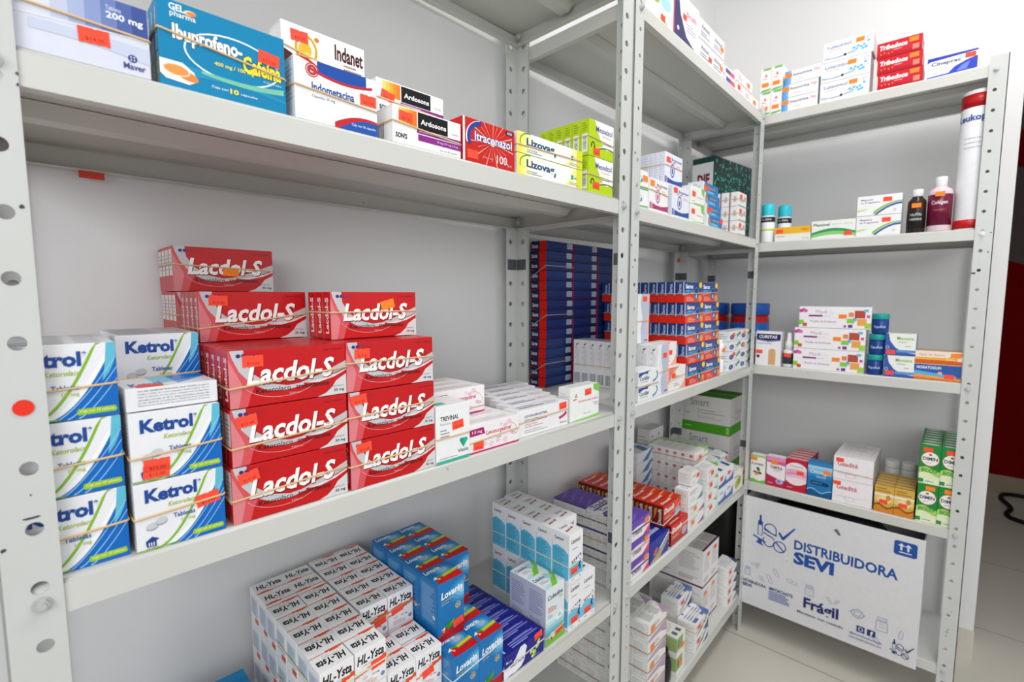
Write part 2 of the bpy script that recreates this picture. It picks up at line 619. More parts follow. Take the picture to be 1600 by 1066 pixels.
def clip_unit(pts):
    for ax, lim, keep_less in ((0, 0.0, False), (0, 1.0, True), (1, 0.0, False), (1, 1.0, True)):
        out = []
        for i in range(len(pts)):
            p, q = pts[i], pts[(i + 1) % len(pts)]
            ip = p[ax] <= lim if keep_less else p[ax] >= lim
            iq = q[ax] <= lim if keep_less else q[ax] >= lim
            if ip:
                out.append(p)
            if ip != iq:
                t = (lim - p[ax]) / (q[ax] - p[ax])
                r = [p[0] + t * (q[0] - p[0]), p[1] + t * (q[1] - p[1])]
                r[ax] = lim
                out.append(tuple(r))
        pts = out
        if len(pts) < 3:
            return []
    return pts


STEP = 0.000016


class Carton:
    """A folded card box with printed faces. Face coordinates run 0..1 to the viewer's right and upwards."""

    def __init__(b, w, d, h, base, rough=0.36, flap=True, bevel=0.0007):
        b.w, b.d, b.h, b.rough = w, d, h, rough
        b.bm = bmesh.new()
        b.mats, b.layer = [], {}
        bm_box(b.bm, 0, 0, 0, w, d, h, b.mi(base), bevel=min(bevel, w * .06, d * .06, h * .06))
        b.F = {
            'F': (Vector((0, 0, 0)), Vector((w, 0, 0)), Vector((0, 0, h)), Vector((0, -1, 0))),
            'T': (Vector((0, 0, h)), Vector((w, 0, 0)), Vector((0, d, 0)), Vector((0, 0, 1))),
            'L': (Vector((0, d, 0)), Vector((0, -d, 0)), Vector((0, 0, h)), Vector((-1, 0, 0))),
            'R': (Vector((w, 0, 0)), Vector((0, d, 0)), Vector((0, 0, h)), Vector((1, 0, 0))),
        }

    def mi(b, c):
        m = mat(c, rough=b.rough)
        if m not in b.mats:
            b.mats.append(m)
        return b.mats.index(m)

    def put(b, f, pts, c, faces=None, z=None):
        o, u, v, n = b.F[f]
        if z is None:
            b.layer[f] = b.layer.get(f, 0) + 1
            z = b.layer[f]
        k = b.mi(c)
        vs = [b.bm.verts.new(o + u * x + v * y + n * (0.00012 + STEP * z)) for x, y in pts]
        for q in faces or [range(len(pts))]:
            try:
                fc = b.bm.faces.new([vs[i] for i in q])
            except ValueError:
                continue
            fc.material_index = k
            fc.normal_update()
            if fc.normal.dot(n) < 0:
                fc.normal_flip()
        return z

    def p(b, f, pts, c, z=None):
        pts = clip_unit([tuple(q) for q in pts])
        if pts:
            tri = tessellate_polygon([[Vector((x, y, 0)) for x, y in pts]])
            return b.put(f, pts, c, tri, z)

    def r(b, f, x0, y0, x1, y1, c, z=None):
        return b.put(f, [(x0, y0), (x1, y0), (x1, y1), (x0, y1)], c, None, z)

    def bd(b, f, lo, hi, c, x0=0.0, x1=1.0, n=14):
        """The band between two curves of x."""
        xs = [x0 + (x1 - x0) * i / n for i in range(n + 1)]
        cl = lambda y: min(1.0, max(0.0, y))
        pts, fs = [], []
        for x in xs:
            a, h = cl(lo(x)), cl(hi(x))
            pts += [(x, a), (x, max(a, h))]
        for i in range(n):
            if pts[2 * i + 1][1] - pts[2 * i][1] > 1e-4 or pts[2 * i + 3][1] - pts[2 * i + 2][1] > 1e-4:
                fs.append((2 * i, 2 * i + 2, 2 * i + 3, 2 * i + 1))
        if fs:
            b.put(f, pts, c, fs)

    def e(b, f, cx, cy, rx, ry, c, a=0.0, n=22):
        o, u, v, _ = b.F[f]
        U, V = u.length, v.length
        pts = []
        for i in range(n):
            x, y = rx * U * math.cos(2 * PI * i / n), ry * V * math.sin(2 * PI * i / n)
            pts.append((cx + (x * math.cos(a) - y * math.sin(a)) / U, cy + (x * math.sin(a) + y * math.cos(a)) / V))
        b.p(f, pts, c)

    def ring(b, f, cx, cy, rx, ry, th, c, a0=0.0, a1=2 * PI, n=30):
        U, V = b.F[f][1].length, b.F[f][2].length
        pts, fs = [], []
        for i in range(n + 1):
            t = a0 + (a1 - a0) * i / n
            for k in (0, 1):
                pts.append((cx + (rx - k * th) * math.cos(t), cy + (ry - k * th * U / V) * math.sin(t)))
        for i in range(n):
            fs.append((2 * i, 2 * i + 2, 2 * i + 3, 2 * i + 1))
        b.put(f, [(min(1, max(0, x)), min(1, max(0, y))) for x, y in pts], c, fs)

    def t(b, f, s, x0, y0, x1, y1, c, bold=0.012, sh=0.0, rot=0, rise=0.0):
        vs, fs = text_tris(s, bold, sh)
        pts = []
        for x, y in vs:
            if rot == 180:
                x, y = 1 - x, 1 - y
            elif rot == 90:
                x, y = 1 - y, x
            elif rot == -90:
                x, y = y, 1 - x
            pts.append((x0 + (x1 - x0) * x, y0 + (y1 - y0) * y + rise * x))
        if pts:
            b.put(f, pts, c, fs)

    def ln(b, f, x0, y0, x1, y1, n, c, seed=1, fill=0.42):
        """Lines of print too small to read."""
        rnd = random.Random(seed)
        hh = (y1 - y0) / n
        z = None
        for i in range(n):
            y = y1 - (i + 0.75) * hh
            z = b.r(f, x0, y, x0 + (x1 - x0) * rnd.uniform(0.6, 1), y + hh * fill, c, z)

    def bars(b, f, x0, y0, x1, y1, c='#30343a', n=13, seed=3, vert=True):
        rnd = random.Random(seed)
        z = None
        for i in range(n):
            a, w = i / n, rnd.uniform(0.3, 0.75) / n
            if vert:
                z = b.r(f, x0 + (x1 - x0) * a, y0, x0 + (x1 - x0) * (a + w), y1, c, z)
            else:
                z = b.r(f, x0, y0 + (y1 - y0) * a, x1, y0 + (y1 - y0) * (a + w), c, z)

    def seam(b, f, c='#c4c4c6'):
        """The slit and thumb notch of a tuck flap."""
        if f == 'T':
            b.r(f, 0.0, 0.985, 1.0, 1.0, c)
        else:
            b.r(f, 0.02, 0.955, 0.98, 0.962, c)
            b.r(f, 0.02, 0.040, 0.98, 0.047, c)

    def done(b, name):
        me = bpy.data.meshes.new(name)
        b.bm.to_mesh(me)
        b.bm.free()
        for m in b.mats:
            me.materials.append(m)
        return me


DESIGNS = {}
TABLETS = {'maver', 'ketrol', 'ketrol_flat', 'lacdol', 'lacdol_panel', 'hl', 'hl_turned', 'levo', 'levoe', 'levot', 'messel', 'sarox'}


def design(key, w, d, h, desc, base='#eceef0', name='medicine_carton', cat='medicine carton', rough=0.36):
    def wrap(fn, name=name):
        if key in TABLETS:
            name = 'tablet_carton'
        DESIGNS[key] = dict(w=w, d=d, h=h, desc=desc, base=base, name=name, cat=cat, fn=fn, rough=rough, mesh=None)
        return fn
    return wrap


def dmesh(key):
    D = DESIGNS[key]
    if D['mesh'] is None:
        b = Carton(D['w'], D['d'], D['h'], D['base'], D['rough'])
        D['fn'](b)
        D['mesh'] = b.done(D['name'])
    return D['mesh']


STICK = {}


def sticker_mesh(price, colour):
    k = (price, colour)
    if k not in STICK:
        w, h = 0.0205, 0.0125
        bm = bmesh.new()
        out = [(-w / 2, -h / 2)]
        for i in range(7):                       # cut edge with shallow notches
            out.append((-w / 2 + w * (i + 0.5) / 7, -h / 2 + (0.0005 if i % 2 else 0.0)))
        out += [(w / 2, -h / 2), (w / 2, h / 2), (w * 0.12, h / 2), (w * 0.06, h / 2 - 0.0010), (-w * 0.02, h / 2), (-w / 2, h / 2)]
        lo = [bm.verts.new((x, 0, z)) for x, z in out]
        hi = [bm.verts.new((x, -0.00012, z)) for x, z in out]
        bm.faces.new(hi)
        for i in range(len(out)):
            bm.faces.new((lo[i], lo[(i + 1) % len(out)], hi[(i + 1) % len(out)], hi[i]))
        bmesh.ops.recalc_face_normals(bm, faces=bm.faces)
        if price:
            vs, fs = text_tris('$' + price, 0.0, 0.0)
            tv = [bm.verts.new((-0.0058 + 0.0125 * x, -0.00018, -0.0044 + 0.0034 * y)) for x, y in vs]
            for q in fs:
                f = bm.faces.new([tv[i] for i in q])
                f.material_index = 1
                f.normal_update()
                if f.normal.y > 0:
                    f.normal_flip()
        me = to_mesh(bm, 'price_sticker')
        me.materials.append(mat(colour, rough=0.6))
        me.materials.append(mat('#8a2a1c', rough=0.7))
        STICK[k] = me
    return STICK[k]


RED, ORANGE = '#ff5037', '#ff8a2a'
FACE_ROT = {'F': (0, 0, 0), 'L': (0, 0, -PI / 2), 'R': (0, 0, PI / 2), 'T': (-PI / 2, 0, 0)}


def stick(o, D, f, cx, cy, rot=0.0, price='15.00', colour=RED, scale=1.0):
    w, d, h = D['w'], D['d'], D['h']
    g = 0.00062
    loc = {'F': (cx * w, -g, cy * h), 'T': (cx * w, cy * d, h + 0.0006), 'L': (-g, d * (1 - cx), cy * h), 'R': (w + g, d * cx, cy * h)}[f]
    c = link('price_sticker', sticker_mesh(price, colour), o)
    c.location = loc
    c.matrix_parent_inverse = Matrix.Identity(4)
    base = Matrix.Rotation({'F': 0, 'L': -PI / 2, 'R': PI / 2, 'T': 0}[f], 4, 'Z')
    if f == 'T':
        base = Matrix.Rotation(-PI / 2, 4, 'X')
    c.rotation_euler = (base @ Matrix.Rotation(rot, 4, 'Y')).to_euler()
    c.scale = (scale, 1, scale)
    return c


SHORT = {'ketrol': 'white-blue tablet carton', 'hl': 'white carton with black lettering', 'navy': 'flat navy carton', 'indomet': 'white carton with a blue dome',
         'indanet': 'white carton with golden ring', 'lacdol': 'red white-lettered carton', 'lacdol_panel': 'red white-lettered carton', 'sarox': 'blue-red carton with yellow badge',
         'lovarin': 'blue syrup carton', 'lantol': 'tall white syrup carton', 'ardosons': 'white carton with black panel', 'lizovag': 'yellow-ended ointment carton',
         'cobad': 'white-teal syrup carton', 'geadite': 'white carton with pink-red name', 'ytall': 'tall greyish-white carton'}
TIER = {1: [''], 2: ['bottom tier', 'top tier'], 3: ['bottom tier', 'middle tier', 'top tier'],
        4: ['bottom tier', 'second tier', 'third tier', 'top tier'],
        5: ['bottom tier', 'second tier', 'third tier', 'fourth tier', 'top tier']}
ORD = 'first second third fourth fifth sixth seventh eighth ninth tenth eleventh twelfth thirteenth fourteenth fifteenth'.split()


def rowname(j, n):
    if n == 1:
        return ''
    if j == 0:
        return 'front row'
    if j == n - 1:
        return 'back row'
    return ORD[j] + ' row'


def place(key, k, s, t, z, place_phrase, nx=1, ny=1, nz=1, cols=None, group=None, stickers=None, tiers=None, shift=None,
          keep=None, gap=0.0006, yaw=0.0, desc=None, jitter=0.0, rows=None, dk=None):
    """A block of cartons: nx along the shelf, ny into its depth, nz tiers. Every carton is its own object."""
    D = DESIGNS[key]
    me = dmesh(key)
    out = {}
    rnd = random.Random(int(s * 1000) * 31 + int(z * 1000))
    tn = tiers or (TIER.get(nz) or ['bottom tier'] + [ORD[i] + ' tier' for i in range(1, nz - 1)] + ['top tier'])
    for kz in range(nz):
        for j in range(ny):
            for i in range(nx):
                if keep and not keep(i, j, kz):
                    continue
                d_over = dk(i, j, kz) if dk else None
                mk = dmesh(d_over) if d_over else me
                o = bpy.data.objects.new(D['name'], mk)
                COL.objects.link(o)
                ds, dt = shift(i, j, kz) if shift else (0, 0)
                ss = s + i * (D['w'] + gap) + ds + (rnd.uniform(-1, 1) * jitter)
                tt = t + j * (D['d'] + gap) + dt
                o.location = f2w(k, ss, tt, z + kz * (D['h'] + 0.0010) + 0.0009)
                o.rotation_euler = (0, 0, FR[k][3] + yaw)
                bits = [desc or D['desc']]
                if tn[kz]:
                    bits.append(tn[kz])
                if rows and rows[j]:
                    bits.append(rows[j])
                elif not rows and rowname(j, ny):
                    bits.append(rowname(j, ny))
                if nx > 1:
                    bits.append(cols[i])
                if place_phrase:
                    bits.append(place_phrase)
                if len(' '.join(bits).split()) > 16 and key in SHORT:
                    bits[0] = SHORT[key]
                tag(o, ', '.join(bits), D['cat'], group or D['desc'] + 's')
                out[(i, j, kz)] = o
    for kk, lst in (stickers or {}).items():
        for a in lst:
            if kk in out:
                stick(out[kk], D, *a)
    return out


BAND = mat('#d9b98c', rough=0.55)


def band(k, s, t, z, w, d, label, slope=0.0, twist=0.0, colour=None, hgt=0.0019, group='tan rubber bands', axis='z', yaw=0.0):
    """A rubber band stretched round a bundle w wide and d deep, its front running from z at one end to z+slope at the other."""
    g, r, n = 0.0011, 0.002, 4
    path = []
    for cx, cy, a0 in ((w - r, r, -PI / 2), (w - r, d - r, 0), (r, d - r, PI / 2), (r, r, PI)):
        for i in range(n + 1):
            a = a0 + PI / 2 * i / n
            path.append((cx + (r + g) * math.cos(a), cy + (r + g) * math.sin(a)))
    bm = bmesh.new()
    ring = []
    N = len(path)
    for i, (x, y) in enumerate(path):
        px, py = path[i - 1]
        qx, qy = path[(i + 1) % N]
        tx, ty = qx - px, qy - py
        l = math.hypot(tx, ty)
        nx_, ny_ = ty / l, -tx / l
        zz = slope * x / w + twist * y / d
        prof = ((-0.0008, -hgt / 2), (0.0002, -hgt / 2), (0.0006, 0), (0.0002, hgt / 2), (-0.0008, hgt / 2))
        ring.append([bm.verts.new((x + nx_ * a, y + ny_ * a, zz + bb)) for a, bb in prof])
    m5 = 5
    for i in range(N):
        a, b2 = ring[i], ring[(i + 1) % N]
        for q in range(m5):
            f = bm.faces.new((a[q], b2[q], b2[(q + 1) % m5], a[(q + 1) % m5]))
            f.smooth = True
    bmesh.ops.recalc_face_normals(bm, faces=bm.faces)
    o = link('rubber_band', to_mesh(bm, 'rubber_band'), None, mat(colour, rough=0.55) if colour else BAND)
    o.location = f2w(k, s, t, z)
    o.rotation_euler = (0, 0, FR[k][3] + yaw)
    tag(o, label, 'rubber band', group)
    return o


# ------------------------------------------------------------------ print designs
W0, GREY, LG, INK = '#f2f3f5', '#9a9da3', '#c9ccd2', '#23252b'


@design('maver', 0.1105, 0.05, 0.0585, 'lilac and navy tablet carton with a loose rubber band', '#d9dcea')
def _(b):
    for i, c in enumerate(('#c3cae2', '#a9b5d6', '#8c9ccb', '#7084bb', '#5368a8', '#42559a')):
        x = 0.42 + i * 0.095
        b.bd('F', lambda q: 0.50 + 0.10 * (q - .4), lambda q: 1.0, c, x, min(1, x + 0.1), 4)
    b.bd('F', lambda q: 0.50 + .10 * (q - .4) - .02, lambda q: 0.50 + .10 * (q - .4) + .0, '#e8ebf5')
    b.bd('F', lambda q: .30 - .35 * (q - .45) ** 2, lambda q: .44 - .1 * (q - .6) ** 2, '#c9d0e6', .3, 1)
    b.t('F', 'Dolflenoso', .02, .80, .44, .99, '#38427e', .02)
    b.t('F', 'Tableta', .735, .84, .83, .90, '#e8ecf6', 0)
    b.t('F', '200 mg', .735, .70, .965, .82, '#f4f6fa', .025)
    b.ln('F', .02, .36, .10, .52, 2, '#8f98b4')
    b.e('F', .885, .24, .030, .055, '#3c4688')
    for x, y in ((.875, .26), (.895, .26), (.875, .22), (.895, .22)):
        b.e('F', x, y, .006, .012, '#d9dcea')
    b.t('F', 'Maver', .825, .08, .965, .17, '#4c5592', .02)
    b.seam('L')
    b.ln('T', .1, .2, .9, .8, 6, '#aab0c6')


@design('ibu', 0.111, 0.014, 0.0765, 'teal-blue capsule carton with an oval white ring', '#0a84b4')
def _(b):
    b.bd('F', lambda q: .12 + .08 * math.sin(q * 3), lambda q: .28 - .25 * (q - .3) ** 2, '#1f96bf', .1, 1)
    b.ring('F', .56, .50, .385, .285, .014, '#e9f5fa')
    b.bd('F', lambda q: .22 + .33 * (q - .55) ** 2 - .06 * (q - .3), lambda q: .255 + .30 * (q - .55) ** 2, '#7cc6a8', .3, .98)
    b.t('F', 'GEL', .085, .885, .195, .965, '#f4fafc', .03)
    b.t('F', 'pharma', .09, .80, .275, .885, '#f4fafc', .012)
    b.e('F', .235, .905, .045, .032, '#f0d8b0', .1)
    b.e('F', .245, .902, .036, .024, '#e88a3c', .1)
    b.t('F', 'Ibuprofeno-', .095, .505, .635, .745, '#0b3a6b', .06)
    b.t('F', 'Ibuprofeno-', .10, .51, .63, .74, '#fbfbf4', .035)
    b.t('F', 'Cafeína', .625, .395, .965, .625, '#1b4a2c', .06)
    b.t('F', 'Cafeína', .63, .40, .96, .62, '#ffe53a', .035)
    b.t('F', '400 mg / 100 mg', .40, .375, .72, .435, '#f4e84a', .02)
    b.t('F', 'Cápsulas', .80, .335, .96, .365, '#dff0f4', 0)
    b.p('F', [(0, .0 + .13), (.04, .08), (.20, .06), (.27, .12), (.24, .22), (.16, .30), (.0, .30)], '#f3f6f6')
    b.e('F', .19, .16, .085, .055, '#e08f45', -.25)
    b.e('F', .115, .20, .098, .068, '#f7dcc0', -.05)
    b.e('F', .115, .20, .086, .056, '#e99a4e', -.05)
    b.t('F', 'Caja con', .37, .095, .50, .135, '#eef7fa', .01)
    b.t('F', '10', .515, .085, .585, .15, '#ffe53a', .035)
    b.t('F', 'cápsulas', .60, .09, .74, .125, '#eef7fa', .01)
    b.t('L', 'Cafeína', .25, .05, .75, .38, '#ffe53a', .02, rot=90)
    b.t('L', 'Ibuprofeno', .25, .42, .75, .9, '#f6fafa', .02, rot=90)


@design('indanet', 0.105, 0.018, 0.0625, 'white capsule carton with brown lettering and golden ring figure', '#f3f3f1')
def _(b):
    b.p('F', [(0, .52), (.13, .44), (.16, .38), (.30, .25), (.30, 0), (0, 0)], '#4a1f1c')
    b.ring('F', .275, .60, .13, .27, .028, '#e2a21e', -.6, 4.0)
    b.e('F', .26, .58, .075, .16, '#f2b632', -.2)
    b.e('F', .28, .46, .05, .10, '#f7d35a', -.2)
    b.e('F', .40, .84, .028, .045, '#c78722')
    b.t('F', 'Indanet', .615, .60, .975, .90, '#4b1c1c', .03)
    b.ln('F', .72, .36, .97, .58, 3, '#a58c84')
    b.r('F', .83, .14, .99, .27, '#e2523c')
    b.t('F', '25 mg', .85, .165, .97, .245, '#ffe9e2', .02)
    b.seam('L')


@design('indomet', 0.0985, 0.028, 0.0655, 'white capsule carton with a blue dome above a red swoosh', '#f1f2f4')
def _(b):
    b.p('F', [(.0, 1), (.16, 1), (.30, .89), (.18, .94), (.06, .985)], '#c8262e')
    b.bd('F', lambda q: .78 + .55 * (q - .58) ** 2, lambda q: 1.02 - .02 * q, '#1f4fa6', .26, .86)
    b.bd('F', lambda q: .735 + .55 * (q - .58) ** 2, lambda q: .78 + .55 * (q - .58) ** 2, '#c8262e', .16, .94)
    b.ring('F', .20, .83, .075, .115, .012, '#c8262e')
    b.ring('F', .20, .83, .055, .085, .03, '#c23a3a')
    b.t('F', 'Indometacina', .19, .50, .70, .645, '#2a4f9e', .025)
    b.t('F', 'Cápsulas 25 mg', .19, .385, .46, .445, '#74787e', .004)
    b.bd('F', lambda q: 0, lambda q: .27 - 1.1 * (q - .86) ** 2, '#c8262e', .45, 1)
    b.bd('F', lambda q: 0, lambda q: .22 - 1.4 * (q - .90) ** 2, '#2356ad', .50, 1)
    b.t('F', 'Caja con 30 cápsulas', .66, .085, .975, .14, '#e8eef8', .005)
    b.ln('L', .15, .3, .85, .9, 8, LG)
    b.seam('L')


@design('ardosons', 0.109, 0.045, 0.0465, 'white carton with a black name panel and purple stripe', '#f1f1f2')
def _(b):
    for i, c in enumerate(('#f6d873', '#f5c653', '#f2ac36', '#ee9128', '#ea7c22')):
        b.r('F', .08 + i * .05, .55, .13 + i * .05, .965, c)
    b.r('F', .345, .52, .79, .965, '#141316')
    b.t('F', 'Ardosons', .385, .655, .765, .80, '#f4f4f4', .03)
    b.t('F', 'Cápsulas', .85, .60, .96, .66, '#c06a9c', .0)
    b.p('F', [(.33, .40), (1, .40), (1, .50), (.33, .50)], '#8e2c8c')
    b.r('F', .345, .20, 1, .37, '#8e2c8c')
    b.ln('F', .36, .43, .78, .49, 1, '#d8aad8')
    b.t('F', '25 mg, 0.75 mg, 2.5 mg', .62, .25, .95, .32, '#f0dcf0', .005)
    b.t('F', "SON'S", .035, .15, .19, .29, '#17171a', .03)
    b.t('F', 'Caja con 20 cápsulas', .66, .05, .94, .11, '#7c7c82', .0)
    b.bars('L', .1, .18, .55, .62, '#70747a', 12)
    b.ln('T', .1, .2, .9, .8, 4, LG)
    b.seam('L')


@design('itra', 0.1035, 0.03, 0.0605, 'bright red capsule carton with a starburst', '#ca2320')
def _(b):
    b.r('F', 0, 0, .035, 1, '#eef0f4')
    for i in range(22):
        a = 2 * PI * i / 22 + .1
        l = (0.30, 0.42, 0.36, 0.46)[i % 4]
        c, s = math.cos(a), math.sin(a)
        b.p('F', [(.55 + .02 * c, .55 + .03 * s), (.55 + l * math.cos(a - .022), .55 + 1.5 * l * math.sin(a - .022)), (.55 + l * math.cos(a + .022), .55 + 1.5 * l * math.sin(a + .022))],
            ('#e8847a', '#e2c3a0', '#dd5a50', '#eba59a')[i % 4])
    b.e('F', .55, .55, .05, .08, '#f1d3c4')
    b.ring('F', .36, .57, .31, .42, .045, '#eef0f4', 1.75, 3.5)
    b.ring('F', .34, .57, .27, .40, .06, '#31429a', 1.6, 3.65)
    b.t('F', 'Itraconazol', .205, .50, .945, .735, '#3a4a9c', .05)
    b.t('F', 'Itraconazol', .21, .51, .94, .725, '#e6e9f6', .022)
    b.t('F', '100', .63, .10, .84, .30, '#e9e4e8', .01)
    b.t('F', 'mg', .87, .08, .94, .13, '#e8bcb4', .0)
    b.t('F', 'Cápsulas', .36, .14, .56, .20, '#e8a8a0', .0)
    b.r('F', .81, .86, .97, .95, '#27305c')
    b.t('F', 'ADN', .835, .875, .94, .935, '#dfe4f2', .02)
    b.ln('L', .2, .2, .8, .8, 8, '#dba39c')


@design('lizovag', 0.168, 0.04, 0.0322, 'white and yellow-green ointment carton with a green arc', '#f3f4ee', name='ointment_carton', cat='ointment carton')
def _(b):
    for i, c in enumerate(('#f0e75a', '#f2ea74', '#f4ee94', '#f4f0b6', '#f4f2d2')):
        b.r('F', i * .04, 0, .04 + i * .04, 1, c)
    b.r('F', .90, 0, 1, 1, '#d9df3a')
    b.p('F', [(.70, 0), (.78, .0), (.90, .55), (.90, 1), (.84, 1), (.80, .4)], '#f0ec9c')
    b.ring('F', .155, .55, .125, .46, .012, '#5da03a', 1.35, 3.5)
    b.t('F', 'Lizovag', .125, .30, .535, .78, '#23527e', .035)
    b.e('F', .548, .34, .014, .14, '#2d7fa8', -.4)
    b.ln('F', .13, .08, .36, .27, 2, '#8f97a0')
    b.r('F', .81, .38, .845, .62, '#1799b4')
    b.t('F', 'Allem', .855, .42, .90, .56, '#3e6a3a', .0)
    b.ln('F', .78, .08, .97, .26, 2, '#a8b070')
    b.r('T', 0, 0, 1, 1, '#e9e83c')


@design('messel', 0.0795, 0.0195, 0.0655, 'lime-green tablet carton with a curved white name panel', '#b4d21e')
def _(b):
    P = [(.22, 1), (1, 1), (1, .30), (.86, .29), (.74, .27), (.62, .30), (.52, .40), (.44, .52), (.36, .68), (.28, .84)]
    b.p('F', P, '#f2f2f2')
    b.bd('F', lambda q: .20 + .10 * math.sin((q - .3) * 3.4), lambda q: .215 + .105 * math.sin((q - .3) * 3.4) + .012, '#2c3d2c', .40, 1)
    b.bd('F', lambda q: .23 + .10 * math.sin((q - .3) * 3.4), lambda q: .245 + .105 * math.sin((q - .3) * 3.4) + .012, '#eef2e8', .40, 1)
    b.t('F', 'Messelzol', .27, .70, .94, .86, '#4b4e92', .02)
    b.t('F', 'Mesalazina', .52, .60, .88, .66, '#d07a64', .0)
    b.ln('F', .50, .40, .9, .5, 2, '#7c7480')
    b.ring('F', .155, .30, .075, .10, .03, '#22242a', 0, PI)
    b.r('F', .075, .24, .115, .31, '#22242a')
    b.r('F', .195, .24, .235, .31, '#22242a')
    b.r('L', .16, .10, .84, .60, '#edefe6')
    b.bars('L', .3, .18, .7, .55, '#6c7268', 9, vert=False)
    b.ln('L', .2, .66, .8, .92, 4, '#86a012')
    b.r('T', .05, .1, .95, .9, '#bcd62c')


def lacdol_face(b):
    b.p('F', [(0, 1), (.10, 1), (.105, .80), (.15, .60), (.22, .44), (.16, .22), (.13, 0), (0, 0)], '#d8555c')
    b.p('F', [(0, .86), (.05, .62), (.10, .38), (.075, .12), (.06, 0), (0, 0)], '#dd8288')
    b.p('F', [(.012, 1), (.115, 1), (.125, .78), (.19, .56), (.30, .38), (.46, .30), (.60, .325), (.60, .27), (.44, .215), (.29, .255), (.165, .40), (.075, .64), (.03, .86)], '#c6c6ca')
    b.ring('F', .42, .47, .33, .36, .004, '#e8a8aa', 3.5, 5.6)
    b.p('F', [(.55, .31), (.72, .42), (.86, .54), (1, .66), (1, .52), (.84, .40), (.68, .31)], '#bfc0c4')
    b.p('F', [(.62, .30), (.78, .36), (.90, .42), (1, .50), (1, .47), (.88, .36), (.74, .29)], '#e9dada')
    b.p('F', [(.72, 0), (.80, .06), (.86, .16), (.90, .28), (1, .40), (1, 0)], '#d9d7d8')
    b.t('F', 'Lacdol-S', .133, .355, .892, .735, '#6d1216', .035, .22)
    b.t('F', 'Lacdol-S', .13, .375, .885, .755, '#f8f6f5', .03, .22)
    b.t('F', 'Ketorolaco', .20, .215, .485, .305, '#2a1516', .008)
    b.t('F', 'trometamina', .53, .215, .83, .300, '#2a1516', .008)
    b.t('F', 'Tabletas', .47, .135, .57, .17, '#e8b4b4', .0)
    b.t('F', '30 mg', .875, .05, .975, .12, '#343852', .025)
    b.t('F', 'Sublingual', .86, .15, .965, .19, '#6a6c88', .0)
    b.e('F', .075, .905, .018, .035, '#3a2a80')
    b.e('F', .115, .905, .018, .035, '#5a2a70')
    b.ln('F', .145, .87, .27, .94, 2, '#a02a48')
    b.t('F', 'Caja 4 tabletas', .78, .875, .965, .925, '#8a1826', .0)
    b.ln('T', .05, .2, .95, .8, 4, '#d2484c')


@design('lacdol', 0.1265, 0.0215, 0.0603, 'red carton with slanted white lettering', '#c5161b', rough=0.28)
def _(b):
    lacdol_face(b)
    b.t('L', 'Lacdol-S', .30, .12, .74, .88, '#f3eaea', .03, rot=90)


@design('lacdol_panel', 0.1265, 0.0215, 0.0603, 'red carton with slanted white lettering', '#c5161b', rough=0.28)
def _(b):
    lacdol_face(b)
    b.r('L', .08, .35, .92, .93, '#e6e2e0')
    b.ln('L', .2, .45, .8, .85, 5, '#a0a0a4')


def ketrol_face(b, logo):
    b.bd('F', lambda q: 0, lambda q: 1.02 * max(0, (q - .30) / .70) ** 1.9, '#0d68bf', .30, 1)
    b.bd('F', lambda q: 1.02 * max(0, (q - .30) / .70) ** 1.9, lambda q: 1.02 * max(0, (q - .27) / .70) ** 1.75 + .02, '#f2f4f4', .28, 1)
    b.bd('F', lambda q: 1.35 * max(0, (q - .22) / .72) ** 1.8, lambda q: 1.35 * max(0, (q - .20) / .72) ** 1.75 + .018, '#86b62a', .16, .93)
    b.p('F', [(.915, 1), (1, 1), (1, .86), (.975, .72), (.93, .60), (.86, .48), (.885, .66), (.90, .82)], '#5fbbd6')
    for k, o in ((.42, .10), (.52, .02), (.62, -.02)):
        b.bd('F', lambda q, k=k, o=o: .95 * max(0, (q - k) / (1 - k)) ** 1.35 * (.95 - k) * 1.6, lambda q, k=k, o=o: .95 * max(0, (q - k) / (1 - k)) ** 1.35 * (.95 - k) * 1.6 + .016, '#9ed0ee', k, 1)
    b.p('F', [(.62, .05), (.965, .055), (.98, .085), (.965, .135), (.62, .13), (.605, .09)], '#9ac324')
    b.t('F', 'Caja con 10 tabletas', .635, .072, .955, .118, '#eef6c8', .0)
    b.t('F', 'Ketrol', .11, .70, .68, .90, '#1c4a98', .045)
    b.t('F', '*', .69, .82, .73, .90, '#1c4a98', .03)
    b.t('F', 'Ketorolaco', .35, .585, .67, .655, '#a6bb3c', .015, .25)
    b.t('F', 'Tabletas', .40, .395, .645, .465, '#2a56a2', .02)
    b.t('F', '10 mg', .49, .30, .645, .365, '#b0c04a', .015)
    for x, y in ((.17, .355), (.27, .405)):
        b.e('F', x, y - .015, .065, .05, '#8f939a', .15)
        b.e('F', x, y, .065, .048, '#c9ccd2', .15)
    if logo:
        b.p('F', [(.10, .055), (.20, .05), (.20, .13), (.235, .15), (.16, .20), (.09, .145)], '#1b4286')
        for i in range(3):
            b.r('F', .118 + i * .025, .065, .13 + i * .025, .12, '#e6eaf0')
        b.t('F', 'BE-MED', .10, .015, .22, .04, '#56668e', .02)
    b.bd('F', lambda q: .012, lambda q: .03, '#86b62a', .0, .45)
    b.ln('T', .05, .15, .6, .85, 5, '#a9adb4', 5)
    b.ln('T', .65, .25, .95, .75, 4, '#a9adb4', 9)
    b.ln('L', .15, .15, .85, .85, 12, '#b4b8bf', 4)


@design('ketrol', 0.0735, 0.024, 0.0655, 'white and blue tablet carton with blue name', '#e9ebef', rough=0.3)
def _(b):
    ketrol_face(b, True)


